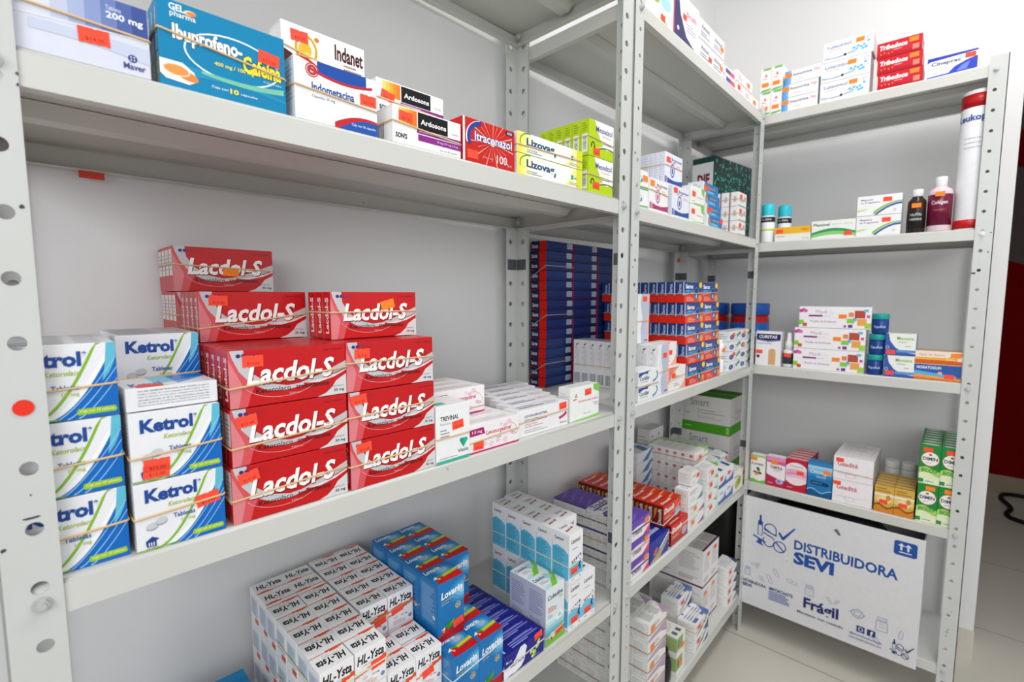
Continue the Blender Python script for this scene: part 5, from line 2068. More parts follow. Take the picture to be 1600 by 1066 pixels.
band(1, 0.1735, 0.2360, zt + hl_ + 0.037, 0.1265, 0.0884, 'tan rubber band around the topmost red bundle by the wall', slope=-0.006)
band(1, 0.1745, 0.2360, zt + 0.030, 0.1265, 0.0884, 'tan rubber band under the topmost red bundle by the wall', slope=-0.002)

G = 'white cartons at the shelf end'
place('trevinal', 1, 0.4275, 0.003, z, 'beside the red tower', ny=2, group=G, rows=['in front', 'behind it'], stickers={(0, 0, 0): [('F', .63, .63, -.1, '22.00', RED)]})
band(1, 0.4275, 0.003, z + 0.0375, 0.0615, 0.0566, 'tan rubber band around the green gem cartons', slope=0.001)
G = 'white and pink tablet cartons'
place('levo', 1, 0.4895, 0.005, z, '', ny=5, group=G, desc='white and pink carton with magenta dose label, lower bundle', stickers={(0, 0, 0): [('F', .17, .24, .05, '45.00', RED)]})
band(1, 0.4895, 0.005, z + 0.018, 0.1075, 0.173, 'tan rubber band around the lower pink-lettered bundle', slope=0.006)
place('levo', 1, 0.4640, 0.062, z + 0.0455, '', ny=3, group=G, desc='white and pink carton with magenta dose label, upper bundle')
band(1, 0.4640, 0.062, z + 0.0455 + 0.009, 0.1075, 0.1035, 'tan rubber band around the upper pink-lettered bundle', slope=0.002)
place('levoe', 1, 0.6005, 0.012, z, '', ny=6, group='wide white cartons with capitals', shift=lambda i, j, k: (0.016 * j, 0),
      stickers={(0, 0, 0): [('F', .89, .83, -.05, '60.00', RED)]})
band(1, 0.6005, 0.012, z + 0.026, 0.1345, 0.0345, 'tan rubber band around the wide white cartons with capitals', slope=0.005)
one('levot', 1, 0.7450, 0.014, z, 'beside the corner post', 'white cartons at the shelf end', [('F', .60, .80, -.05, '35.00', RED)])

# ================================================================== lower shelf
z = SH['1c']
G = 'white tablet cartons with slanted black lettering'
hh = DESIGNS['hl']['h'] + 0.001
ST = lambda c: [('F', .62, .47, -.12, '', c)]
place('hl', 1, 0.2630, 0.032, z, 'long block', nx=2, ny=7, nz=3, group=G, cols=['outer column', 'inner column'],
      dk=lambda i, j, k: 'hl_turned' if j >= 5 else None, shift=lambda i, j, k: (0.0004 * ((j * 7 + i * 3) % 4), 0.0006 * i),
      stickers={(1, 0, 2): [('F', .72, .50, -.1, '', RED)], (0, 0, 2): [('F', .45, .30, -.1, '', RED)]})
band(1, 0.2630, 0.032, z + 2 * hh + 0.026, 0.0945, 0.155, 'cream rubber band around the top front of the long white block', colour='#e6d9b4', slope=0.004)
band(1, 0.2630, 0.032, z + hh + 0.03, 0.0945, 0.155, 'cream rubber band around the middle of the long white block', colour='#d9c79c')
place('hl', 1, 0.3600, 0.033, z, 'low front block', nx=2, ny=2, nz=2, group=G, cols=['by the long block', 'by the blue cartons'],
      stickers={(1, 0, 1): [('F', .45, .42, -.15, '', RED)]}, shift=lambda i, j, k: (0, 0.004 * j * i))
place('hl', 1, 0.3615, 0.1130, z, 'back block', nx=2, ny=5, nz=3, group=G, cols=['by the long block', 'by the blue cartons'],
      stickers={(0, 0, 2): [('F', .72, .40, -.15, '', RED)], (1, 0, 2): [('F', .35, .50, -.15, '', RED)]}, shift=lambda i, j, k: (0.0006 * ((j * 5 + i) % 3), 0))
band(1, 0.3615, 0.1130, z + 2 * hh + 0.0285, 0.0945, 0.193, 'tan rubber band around the top of the back white block', colour='#c98a5c', slope=0.006)
one('bluebox', 1, 0.1190, 0.100, z, 'beside the long white block', 'blue cartons')

G = 'blue syrup cartons'
hv = DESIGNS['lovarin']['h'] + 0.001
place('lovarin', 1, 0.4575, 0.010, z, '', nx=2, ny=4, group=G, desc='blue syrup carton with red fruit, bottom tier', cols=['by the white cartons', 'by the dark blue cartons'])
band(1, 0.4575, 0.010, z + 0.062, 0.1062, 0.2038, 'pale rubber band around the bottom blue syrup cartons', colour='#cfdae0', slope=0.012)
place('lovarin', 1, 0.4605, 0.050, z + hv, '', nx=2, ny=4, group=G, desc='blue syrup carton with red fruit, top tier', cols=['by the white cartons', 'by the bare shelf'],
      keep=lambda i, j, k: not (i == 1 and j == 0), rows=['front row', 'second row', 'third row', 'back row'],
      stickers={(0, 0, 0): [('F', .76, .21, -.2, '45.00', RED)]})
band(1, 0.4605, 0.1012, z + hv + 0.044, 0.1062, 0.1525, 'tan rubber band around the top blue syrup cartons', colour='#b89a94')
place('tamex', 1, 0.5640, 0.008, z, '', ny=8, group='dark blue splash cartons', shift=lambda i, j, k: (0.0004 * (j % 3), 0), stickers={(0, 0, 0): [('F', .85, .92, -.12, '55.00', RED)]})
band(1, 0.5640, 0.008, z + 0.019, 0.1030, 0.1986, 'pale rubber band around the dark blue splash cartons', colour='#d8d4cc', slope=0.006)
place('cobad', 1, 0.6740, 0.010, z, 'beside the dark blue cartons', ny=2, group='teal syrup cartons', rows=['in front', 'behind'], stickers={(0, 0, 0): [('F', .72, .16, -.28, '65.00', RED)]})
band(1, 0.6740, 0.010, z + 0.017, 0.0545, 0.0936, 'tan rubber band around the two teal syrup cartons', slope=0.009)
G = 'white syrup cartons with blue side panel'
hn = DESIGNS['lantol']['h'] + 0.001
place('lantol', 1, 0.7370, 0.006, z, 'lower tier', nx=2, ny=5, group=G, cols=['inner file', 'by the post'], keep=None,
      stickers={(0, 0, 0): [('F', .42, .19, -.05, '60.00', RED)], (1, 0, 0): [('F', .42, .20, -.05, '60.00', RED)]})
band(1, 0.7370, 0.006, z + 0.044, 0.0862, 0.2155, 'pale rubber band around the lower white syrup cartons', colour='#d9d8d2', slope=0.007)
place('lantol', 1, 0.7335, 0.003, z + hn, 'upper tier', nx=2, ny=6, group=G, cols=['inner file', 'by the post'], keep=lambda i, j, k: not (i == 1 and j in (0, 5)) and not (i == 0 and j == 5),
      stickers={(0, 0, 0): [('F', .36, .24, -.05, '60.00', RED)]}, shift=lambda i, j, k: (0, 0.006 * i))
band(1, 0.7335, 0.003, z + hn + 0.036, 0.0428, 0.2155, 'pale rubber band around the inner file of upper syrup cartons', colour='#d9d2c4', slope=0.004)

# ================================================================== middle unit, top shelf
z = SH['2t']
G = 'cartons on the top shelf of the middle unit'
one('topa', 2, 0.062, 0.008, z, 'first on the top shelf', G, [('F', .62, .16, 0, '', RED)])
one('topb', 2, 0.1925, 0.008, z, 'on the top shelf', G, [('F', .42, .56, 0, '', RED)])
place('topc', 2, 0.340, 0.010, z, 'beside the indigo wave', nx=2, nz=2, cols=['by the wave', 'by the small stack'], group=G, tiers=['lower tier', 'upper tier'],
      stickers={(0, 0, 0): [('F', .9, .4, 0, '', RED)], (1, 0, 1): [('F', .8, .5, 0, '', ORANGE)], (1, 0, 0): [('F', .8, .5, 0, '', ORANGE)]})
place('topc', 2, 0.345, 0.080, z, 'hidden row behind', nx=2, nz=3, cols=['first', 'second'], group=G, stickers={(0, 0, 2): [('F', .2, .6, 0, '', RED)], (1, 0, 2): [('F', .7, .5, 0, '', ORANGE)]})
one('purplepill', 2, 0.524, 0.008, z, 'first by the white pair', G)
one('purplepill', 2, 0.522, 0.009, z + 0.022, 'set upon the other one', G)
place('topd', 2, 0.618, 0.008, z, 'near the unit corner', nx=3, nz=2, cols=['first', 'second', 'third'], group=G, tiers=['lower', 'upper'], keep=lambda i, j, k: not (k == 1 and i == 2),
      stickers={(0, 0, 0): [('F', .3, .6, 0, '', RED)], (1, 0, 1): [('F', .5, .5, 0, '', ORANGE)], (2, 0, 0): [('F', .4, .5, 0, '', ORANGE)]})

# second shelf
z = SH['2a']
G = 'cartons on the second shelf of the middle unit'
place('leafcard', 2, 0.010, 0.012, z, 'behind the post', nz=2, tiers=['lower', 'upper'], group=G, stickers={(0, 0, 1): [('F', .85, .6, 0, '', ORANGE)]})
one('fourk', 2, 0.064, 0.075, z + 0.0, 'standing at the back', G)
one('fourk', 2, 0.062, 0.075, z + 0.079, 'standing on its twin', G)
place('bruxpink', 2, 0.1015, 0.008, z, 'on the second shelf', ny=2, rows=['in front', 'behind it'], group=G, stickers={(0, 0, 0): [('F', .12, .84, 0, '', ORANGE)]})
band(2, 0.1015, 0.008, z + 0.045, 0.0905, 0.0706, 'tan rubber band around the raspberry-banded cartons', slope=-0.004)
hb = DESIGNS['bruxblue']['h'] + 0.001
place('bruxblue', 2, 0.2190, 0.010, z, 'lower bundle', ny=5, group='white cartons with blue band', stickers={(0, 0, 0): [('F', .18, .85, 0, '', RED)]})
place('bruxblue', 2, 0.2010, 0.022, z + hb, 'upper bundle', ny=5, group='white cartons with blue band', stickers={(0, 0, 0): [('F', .18, .78, 0, '', RED)]})
band(2, 0.2010, 0.022, z + hb + 0.045, 0.0965, 0.065, 'tan rubber band around the upper blue-banded bundle')
place('wgreen', 2, 0.3250, 0.010, z, 'on the second shelf', nz=2, tiers=['lower one', 'upper one'], group=G, stickers={(0, 0, 0): [('F', .2, .6, 0, '', RED)], (0, 0, 1): [('F', .22, .55, 0, '', RED)]})
place('bluestair', 2, 0.4300, 0.008, z, 'stepped stack', nz=4, group='flat blue cartons', shift=lambda i, j, k: (0.003 * k, 0.006 * k),
      stickers={(0, 0, 3): [('F', .3, .5, 0, '', RED)], (0, 0, 1): [('F', .28, .5, 0, '', RED)], (0, 0, 0): [('F', .92, .7, 0, '', RED)]})
place('maroonstrip', 2, 0.6900, 0.012, z, 'by the corner post', ny=3, nz=3, group='small white cartons with maroon strip', stickers={(0, 0, q): [('F', .3, .7, 0, '', RED)] for q in range(3)})
for q, nm in enumerate(('lower', 'middle', 'upper')):
    band(2, 0.6900, 0.012, z + q * 0.0435 + 0.022, 0.0745, 0.0834, 'tan rubber band around the %s maroon-stripped cartons' % nm)

# third shelf
z = SH['2b']
G = 'navy cartons with red end stripe'
hy = DESIGNS['navy']['h'] + 0.0006
F15 = [ORD[i] + ' from the bottom' for i in range(14)] + ['topmost']
place('navy', 2, 0.0680, 0.268, z, 'tall stack by the rear post', nz=15, tiers=F15, group=G, shift=lambda i, j, k: (0.0012 * math.sin(k * 1.9) + (0.003 if 5 <= k < 10 else 0), 0))
for q in range(3):
    band(2, 0.0664 + (0.003 if q == 1 else 0), 0.2675, z + q * 5 * 0.025 + 0.062, 0.1187, 0.051, 'grey string-like band around the %s five navy cartons' % ('lowest', 'middle', 'topmost')[q], colour='#a8a49c', twist=-0.03)
place('navy', 2, 0.1890, 0.268, z, 'second tall stack', nz=15, tiers=F15, group=G, shift=lambda i, j, k: (0.0010 * math.sin(k * 2.3), 0))
place('navy', 2, 0.3100, 0.268, z, 'third tall stack', nz=15, tiers=F15, group=G, shift=lambda i, j, k: (0.0010 * math.sin(k * 1.3), 0))
G = 'blue and red tablet cartons with yellow badge'
hs = DESIGNS['sarox']['h'] + 0.001
TS = [('F', .90, .22, 0, '', ORANGE)]
place('sarox', 2, 0.3370, 0.008, z, '', nx=2, ny=10, nz=5, group=G, cols=['post side', 'corner side'], keep=lambda i, j, k: i == 0 or j < 1,
      shift=lambda i, j, k: ((0, 0.004, -0.002, -0.006, -0.012)[k], (0, 0.005, 0.007, 0.008, 0.011)[k]))
for q in range(5):
    band(2, 0.3370 + (0, 0.004, -0.002, -0.006, -0.012)[q], 0.008 + (0, 0.005, 0.007, 0.008, 0.011)[q], z + q * hs + 0.024, 0.2376, 0.245,
         'pale rubber band around the %s tier of blue-red cartons' % ('bottom', 'second', 'third', 'fourth', 'top')[q], colour='#c9b8a4', slope=0.004)
G = 'tall white cartons with pink wave'
hw = DESIGNS['whitepink']['h'] + 0.001
place('whitepink', 2, 0.1690, 0.010, z, 'lower file', ny=10, group=G, stickers={(0, 0, 0): [('F', .60, .78, 0, '', RED)]})
band(2, 0.1690, 0.010, z + 0.055, 0.0585, 0.2420, 'tan rubber band around the lower file of tall white cartons', slope=0.004)
place('whitepink', 2, 0.1580, 0.060, z + hw, 'upper file', ny=3, group=G, stickers={(0, 0, 0): [('F', .60, .90, 0, '', RED)]})
band(2, 0.1580, 0.060, z + hw + 0.055, 0.0585, 0.0726, 'tan rubber band around the upper file of tall white cartons')
place('cordilar', 2, 0.0680, 0.006, z, 'beside the post', nz=2, tiers=['lower one', 'upper one'], group='white cartons with navy swoosh')
band(2, 0.0680, 0.006, z + 0.0345, 0.0985, 0.045, 'tan rubber band around the navy-swoosh cartons')
place('oranswoosh', 2, 0.2295, 0.010, z, 'on the third shelf', nz=2, tiers=['lower one', 'upper one'], group='white cartons with salmon swoosh', shift=lambda i, j, k: (-0.018 * k, 0.018 * k),
      stickers={(0, 0, 0): [('F', .28, .62, 0, '', RED)], (0, 0, 1): [('F', .62, .55, 0, '', RED)]})
band(2, 0.2295, 0.010, z + 0.026, 0.1005, 0.045, 'tan rubber band around the lower salmon-swoosh carton', slope=0.01)
place('teal', 2, 0.6550, 0.010, z, 'by the corner post', nx=2, nz=4, cols=['inner file', 'post file'], group='flat white cartons with blue oval',
      stickers={(0, 0, 3): [('F', .34, .6, 0, '', RED)], (0, 0, 1): [('F', .42, .7, 0, '', RED)], (1, 0, 3): [('F', .3, .7, 0, '', ORANGE)], (1, 0, 2): [('F', .3, .4, 0, '', ORANGE)]})
# fourth shelf of the middle unit
z = SH['2c']
G = 'purple and white cartons'
place('tradol', 2, 0.0570, 0.008, z, '', ny=9, nz=3, group=G, dk=lambda i, j, k: 'tradol_turned' if j in (3, 4) and k == 2 else None,
      stickers={(0, 0, q): [('F', .82, .70, -.1, '', ORANGE)] for q in range(3)})
for q in range(3):
    band(2, 0.0570, 0.008, z + q * 0.0465 + 0.023, 0.088, 0.220, '%s rubber band around the %s purple cartons' % (('dark', 'tan', 'dark')[q], ('lowest', 'middle', 'topmost')[q]), colour=('#3a3634', '#c9a07c', '#3a3634')[q])
one('dkblue', 2, 0.1490, 0.008, z, 'beside the purple stack', 'deep blue cartons')
G = 'red cartons with dark sides'
place('duco', 2, 0.2685, 0.008, z, 'lower row', ny=10, group=G)
place('duco', 2, 0.2400, 0.018, z + 0.0590, 'upper row', ny=10, group=G, stickers={(0, 0, 0): [('F', .72, .80, 0, '', RED)]})
band(2, 0.2685, 0.008, z + 0.040, 0.106, 0.26, 'white rubber band around the lower red dark-sided cartons', colour='#e4d8cc')
band(2, 0.2400, 0.018, z + 0.059 + 0.008, 0.106, 0.26, 'white rubber band around the upper red dark-sided cartons', colour='#e4d8cc', slope=0.01)
place('pviolet', 2, 0.3765, 0.008, z, 'under the teal-cornered one', nz=2, tiers=['bottom', 'second'], group='small stack by the red cartons', stickers={(0, 0, 1): [('F', .42, .5, 0, '', ORANGE)], (0, 0, 0): [('F', .3, .5, 0, '', ORANGE)]})
one('pteal', 2, 0.3780, 0.010, z + 0.0735, 'within the small stack', 'small stack by the red cartons')
one('pwhite', 2, 0.4080, 0.014, z + 0.1185, 'on top of the small stack', 'small stack by the red cartons', [('F', .72, .62, 0, '', RED)])
place('qgreen', 2, 0.5080, 0.008, z, 'fourth shelf', nz=4, group='white cartons with bright green corner', stickers={(0, 0, q): [('F', (.42, .32, .38, .46)[q], .5, 0, '', RED)] for q in range(4)})
place('rblue', 2, 0.6070, 0.008, z, 'fourth shelf', nx=2, nz=2, cols=['inner file', 'post file'], group='white cartons with royal blue wave', tiers=['lower', 'upper'],
      stickers={(0, 0, 1): [('F', .36, .55, 0, '', RED)], (1, 0, 1): [('F', .36, .62, 0, '', RED)]})
one('syellow', 2, 0.7420, 0.008, z, 'beside the corner post', 'white cartons with leaf picture', [('F', .86, .78, 0, '', RED)])
place('tdots', 2, 0.5600, 0.066, z, 'behind', ny=6, nz=4, group='white cartons with pinkish emblem', stickers={(0, 0, 3): [('F', .38, .5, 0, '', RED)]})
band(2, 0.5600, 0.066, z + 3 * 0.0415 + 0.018, 0.105, 0.1566, 'tan rubber band around the top emblem-ended cartons', colour='#c07c74')
place('ublue', 2, 0.6900, 0.060, z, 'back of fourth shelf', nx=2, ny=2, nz=3, cols=['inner file', 'post file'], group='white cartons with pale blue corner', stickers={(1, 0, 2): [('F', .75, .5, 0, '', RED)]})
place('bluecorner', 2, 0.4250, 0.190, z, 'at the back', ny=2, nz=5, group='white cartons with slanting blue corner')
place('greypair', 2, 0.5900, 0.232, z, 'at the back wall', nx=2, nz=2, cols=['inner one', 'corner one'], group='dull grey-white cartons')

# bottom shelf of the middle unit
z = SH['2d']
place('vwhite', 2, 0.1560, 0.008, z, 'bottom shelf', ny=6, nz=5, group='white cartons with violet base', stickers={(0, 0, q): [('F', .22, .62, -.1, '', ORANGE)] for q in range(5)})
for q in range(5):
    band(2, 0.1560, 0.008, z + q * 0.0495 + 0.022, 0.1005, 0.279, 'tan rubber band around the %s layer of violet-based cartons' % ('lowest', 'second', 'third', 'fourth', 'topmost')[q], colour='#a8805c')
place('xgreen', 2, 0.3340, 0.010, z, 'bottom shelf', ny=2, nz=2, group='white cartons with green panel', stickers={(0, 0, 1): [('F', .72, .3, 0, '', ORANGE)], (0, 0, 0): [('F', .5, .5, 0, '', ORANGE)]})
place('toplid', 2, 0.2960, 0.140, z, 'at the back', nx=5, ny=1, cols=['first', 'second', 'third', 'fourth', 'fifth'], group='thin upright white cartons')
place('wprint', 2, 0.4530, 0.006, z, 'front stack', nz=2, group='white cartons with blue print', stickers={(0, 0, q): [('F', .30, .6, -.1, '', RED)] for q in range(2)})
place('wprint', 2, 0.4640, 0.064, z, 'rear stack', nz=3, group='white cartons with blue print', stickers={(0, 0, 2): [('F', .32, .6, -.1, '', RED)]})
band(2, 0.4530, 0.006, z + 0.066, 0.104, 0.055, 'tan rubber band around the front blue-printed cartons')
place('ytall', 2, 0.5920, 0.040, z, 'bottom shelf', nx=2, ny=2, nz=2, cols=['inner file', 'corner file'], group='tall greyish-white cartons', tiers=['lower tier', 'upper tier'],
      stickers={(0, 0, 1): [('F', .62, .82, 0, '', RED)], (1, 0, 1): [('F', .5, .84, 0, '', RED)], (0, 0, 0): [('F', .4, .8, 0, '', ORANGE)], (1, 0, 0): [('F', .4, .85, 0, '', ORANGE)]})
place('zgrey', 2, 0.7380, 0.010, z, 'end of the bottom shelf', nz=4, group='flat white cartons with slate swoosh', stickers={(0, 0, q): [('F', .24, .5, 0, '', RED)] for q in range(4)})

# ================================================================== corner unit
z = SH['3t']
place('slimgreen', 3, 0.2620, 0.008, z, 'top shelf', nx=2, nz=2, cols=['by the corner', 'by the blue-ended cartons'], group='slim upright cartons', stickers={(i, 0, k): [('F', .45, .30, 0, '', ORANGE)] for i in (0, 1) for k in (0, 1)})
place('bluecap', 3, 0.3285, 0.008, z, 'top shelf', nz=3, group='white cartons with blue end', shift=lambda i, j, k: (0.0, 0.0) if k < 2 else (0.006, 0), stickers={(0, 0, q): [('F', .10, .66, 0, '', ORANGE)] for q in range(3)})
place('lacta', 3, 0.4345, 0.008, z, 'top shelf', nz=3, group='white cartons with blue bubbles', shift=lambda i, j, k: (0.004 * (k == 2), 0), stickers={(0, 0, q): [('F', (.68, .64, .74)[q], .76, 0, '', ORANGE)] for q in range(3)})
place('tribe', 3, 0.5750, 0.008, z, 'top shelf', nz=3, group='crimson cartons', shift=lambda i, j, k: (0.003 - 0.003 * k, 0), stickers={(0, 0, q): [('F', .82, .76, 0, '', ORANGE)] for q in range(3)})
one('cineprac', 3, 0.6875, 0.008, z, 'at the end of the top shelf', None, [('F', .86, .76, 0, '', RED)])


def vessel(name, k, s, t, z, parts, label, cat, group=None, sticker=None, seg=32):
    """A turned container: each part is (part name, profile, colour, roughness)."""
    e = empty(name, f2w(k, s, t, z + 0.0011), FR[k][3])
    tag(e, label, cat, group)
    for pn, prof, col, rough in parts:
        bm = bmesh.new()
        bm_lathe(bm, prof, seg)
        o = link(pn, to_mesh(bm, pn), e, mat(col, rough=rough))
        for f in o.data.polygons:
            f.use_smooth = abs(f.normal.z) < 0.9
    if sticker:
        r, zz, col = sticker
        o = link('price_sticker', sticker_mesh('', col), e)
        o.location = (0, -r - 0.0012, zz)
    return e


def wrap_text(parent, s, r, z, hgt, ang, col, name='lettering', bold=0.02):
    """Lettering that follows a round label; ang is the arc it covers."""
    vs, fs = text_tris(s, bold, 0.0)
    bm = bmesh.new()
    bv = []
    for x, y in vs:
        a = -PI / 2 + (x - 0.5) * ang
        bv.append(bm.verts.new(((r + 0.0004) * math.cos(a), (r + 0.0004) * math.sin(a), z + y * hgt)))
    for q in fs:
        try:
            bm.faces.new([bv[i] for i in q])
        except ValueError:
            pass
    return link(name, to_mesh(bm, name), parent, mat(col, rough=0.5))


z = SH['3a']
for s, t, lab in ((0.3000, 0.026, 'white spray can with cyan cap, beside the flat amber carton'), (0.3350, 0.088, 'white spray can with cyan cap, set behind the other can')):
    e = vessel('spray_can', 3, s, t, z, [('can', [(0.0205, 0), (0.0212, 0.002), (0.0212, 0.084), (0.019, 0.088)], '#eceef0', 0.3), ('cap', [(0.0196, 0.088), (0.0200, 0.090), (0.0196, 0.122), (0.0150, 0.127)], '#35c3d8', 0.35),
                                         ('label_band', [(0.0214, 0.066), (0.0214, 0.083)], '#22252b', 0.4), ('gold_stripe', [(0.0214, 0.038), (0.0214, 0.044)], '#d9cc5a', 0.4)], lab, 'spray can', 'cyan-capped spray cans')
    wrap_text(e, 'Iso Dine', 0.0215, 0.072, 0.006, 1.5, '#e4e6e8')
one('yellowtop', 3, 0.3270, 0.008, z, 'on the second shelf of the corner unit', None, [('F', .14, .72, 0, '', RED)])
one('plantival', 3, 0.4325, 0.008, z, '', None, [('F', .84, .22, 0, '', RED)])
place('magne', 3, 0.5490, 0.008, z, 'beside the bottles', nz=2, tiers=['lower one', 'upper one'], group='white cartons with comet tail', stickers={(0, 0, q): [('F', .68, .76, 0, '', RED)] for q in range(2)})
e = vessel('medicine_bottle', 3, 0.6865, 0.030, z, [('body', [(0.0200, 0), (0.0210, 0.003), (0.0210, 0.083), (0.0195, 0.090), (0.0120, 0.099), (0.0115, 0.101)], '#33251f', 0.15), ('label', [(0.0213, 0.012), (0.0213, 0.062)], '#1c1a1a', 0.4),
           ('cap', [(0.0125, 0.101), (0.0130, 0.102), (0.0130, 0.119), (0.0118, 0.121)], '#e9e9ea', 0.4)], 'dark brown syrup bottle with a white screw cap and orange tag', 'bottle', None, (0.0213, 0.075, ORANGE))
wrap_text(e, 'NUTRI', 0.0214, 0.046, 0.007, 1.2, '#cfcfd0')
wrap_text(e, 'HIERRO', 0.0214, 0.034, 0.006, 1.3, '#cfcfd0')
e = vessel('supplement_bottle', 3, 0.7355, 0.034, z, [('body', [(0.0255, 0), (0.0265, 0.003), (0.0265, 0.105), (0.0245, 0.113), (0.0140, 0.121), (0.0130, 0.123)], '#e6cfd6', 0.2), ('label', [(0.0268, 0.016), (0.0268, 0.100)], '#6e1236', 0.25),
           ('cap', [(0.0128, 0.123), (0.0132, 0.124), (0.0132, 0.147), (0.0120, 0.149)], '#ececee', 0.4)], 'wine-red labelled collagen bottle with white cap and orange tag', 'bottle', None, (0.0270, 0.100, ORANGE))
wrap_text(e, 'Colágen', 0.0269, 0.070, 0.013, 1.35, '#eadfe4')
wrap_text(e, 'Hidrolizado', 0.0269, 0.056, 0.004, 0.9, '#b06a4a')
e = vessel('tape_tube', 3, 0.7990, 0.050, z, [('tube', [(0.0350, 0.0), (0.0352, 0.002), (0.0352, 0.360), (0.0340, 0.362)], '#e9eaee', 0.35), ('red_foot', [(0.0355, 0.003), (0.0355, 0.026)], '#c41a1c', 0.35), ('red_head', [(0.0355, 0.318), (0.0355, 0.352)], '#b81517', 0.35)],
           'tall white cardboard tube with red ends behind the post', 'tube')
wrap_text(e, 'Leukoplast', 0.0354, 0.278, 0.022, 2.6, '#2f4f94', bold=0.03)
for q in range(3):
    wrap_text(e, 'tela adhesiva impermeable', 0.0354, 0.236 - q * 0.012, 0.004, 1.5, '#8f97b4')
b = DESIGNS['dif']
o = link('gift_box', dmesh('dif'))
o.location = Vector((1.690, 0.122, SH['2a'] + 0.0012))
o.rotation_euler = (0, 0, -0.13)
tag(o, 'big dark green box with leafy pattern and white end, standing in the corner', 'box')
one('darkred', 2, 0.715, 0.205, SH['2a'], 'standing in the corner')

z = SH['3b']
one('curitas', 3, 0.2850, 0.008, z, 'beside the little spray bottle', None, [('F', .16, .40, 0, '', RED)])
e = vessel('nasal_spray_bottle', 3, 0.3825, 0.028, z, [('body', [(0.0150, 0), (0.0160, 0.002), (0.0160, 0.050), (0.0140, 0.056)], '#eceef0', 0.3), ('label', [(0.0162, 0.010), (0.0162, 0.046)], '#3a4048', 0.35),
           ('cap', [(0.0110, 0.056), (0.0112, 0.080), (0.0072, 0.088), (0.0060, 0.111), (0.0050, 0.113)], '#f0f0f0', 0.35)], 'small spray bottle with pointed white cap and red tag', 'spray bottle', None, (0.0162, 0.040, RED))
place('medi', 3, 0.4010, 0.008, z, 'third shelf', nz=3, group='long cartons with coloured squares', shift=lambda i, j, k: (0.011 * (k == 2), 0), stickers={(0, 0, q): [('F', .62, (.56, .52, .56)[q], 0, '', ORANGE)] for q in range(3)})
for q, (s, nm) in enumerate(((0.6155, 'bottom'), (0.6180, 'middle'), (0.6225, 'top'))):
    e = vessel('ointment_jar', 3, s, 0.030, z + q * 0.0612, [('body', [(0.0185, 0), (0.0204, 0.004), (0.0208, 0.022), (0.0204, 0.041), (0.0190, 0.0435)], '#1b3f8a', 0.25), ('cap', [(0.0205, 0.0435), (0.0212, 0.045), (0.0212, 0.058), (0.0200, 0.0602)], '#1f9c98', 0.4)],
               'round blue ointment jar with teal lid, %s of three stacked' % nm, 'jar', 'blue ointment jars')
    wrap_text(e, 'VapoRub', 0.0208, 0.016, 0.010, 1.5, '#b9d2ea')
place('mexsana', 3, 0.6390, 0.008, z, 'third shelf', nz=2, tiers=['lower one', 'upper one'], group='white cartons with blue side curve', stickers={(0, 0, q): [('F', .20, (.18, .14)[q], 0, '', RED)] for q in range(2)})
one('norat', 3, 0.7085, 0.008, z, '', None, [('F', .76, .26, 0, '', RED)])
one('norat_top', 3, 0.7085, 0.008, z + 0.0475, 'lying on the blue-orange one', None, [('F', .86, .70, 0, '', ORANGE)])
for s, t, nm in ((0.2330, 0.105, 'by the bandage carton'), (0.0930, 0.110, 'deeper in the corner')):
    e = vessel('powder_tub', 3, s, t, z, [('body', [(0.058, 0), (0.062, 0.006), (0.063, 0.150), (0.060, 0.168)], '#a8181c', 0.3), ('lid', [(0.0625, 0.168), (0.0640, 0.170), (0.0640, 0.204), (0.061, 0.2085)], '#1c4fa4', 0.35),
               ('label', [(0.0634, 0.060), (0.0634, 0.140)], '#1f5aa8', 0.35), ('green_stripe', [(0.0637, 0.052), (0.0637, 0.064)], '#5c8f3c', 0.35)], 'large red tub with a blue lid, ' + nm, 'tub', 'red tubs with blue lids')
    wrap_text(e, 'Sabrasol', 0.0638, 0.092, 0.026, 1.5, '#b9d8ee')
z = SH['2b']
for q, (s, zz, nm) in enumerate(((0.6280, 0.0, 'lower'), (0.6270, 0.0510, 'upper'))):
    vessel('dropper_bottle', 2, s, 0.034, z + zz, [('body', [(0.0165, 0), (0.0172, 0.002), (0.0172, 0.036), (0.0140, 0.040)], '#f2f1ee', 0.3), ('cap', [(0.0125, 0.040), (0.0128, 0.041), (0.0124, 0.050)], '#f4f3f0', 0.35)],
           'little white dropper bottle, %s of two by the badge cartons' % nm, 'bottle', 'little white bottles', (0.0174, 0.02, ORANGE) if q else None)
vessel('dropper_bottle', 2, 0.6200, 0.070, z, [('body', [(0.0165, 0), (0.0172, 0.002), (0.0172, 0.118), (0.0120, 0.126)], '#eef0ea', 0.3), ('cap', [(0.0085, 0.126), (0.0080, 0.142), (0.0040, 0.152)], '#f4f3f0', 0.35)],
       'tall white bottle with tapering cap behind the little bottles', 'bottle')

z = SH['3c']
one('lomax', 3, 0.2870, 0.008, z, 'first on the fourth shelf', None, [('F', .22, .86, 0, '', ORANGE)])
one('pinkwave', 3, 0.3380, 0.008, z, 'on the fourth shelf', None, [('F', .42, .80, 0, '', ORANGE)])
place('redoval', 3, 0.3970, 0.008, z, 'fourth shelf', ny=5, group='crimson cartons with pink oval', stickers={(0, 0, 0): [('F', .70, .60, 0, '', RED)]}, shift=lambda i, j, k: (0.001 * j, 0))
one('omega', 3, 0.4610, 0.008, z, 'on the fourth shelf', None, [('F', .78, .74, .1, '', ORANGE)])
place('geadite', 3, 0.5315, 0.008, z, 'fourth shelf', nz=2, tiers=['lower one', 'upper one'], group='white cartons with pink-red name', shift=lambda i, j, k: (-0.001 * k, 0), stickers={(0, 0, q): [('F', (.11, .16)[q], (.84, .84)[q], 0, '', RED)] for q in range(2)})
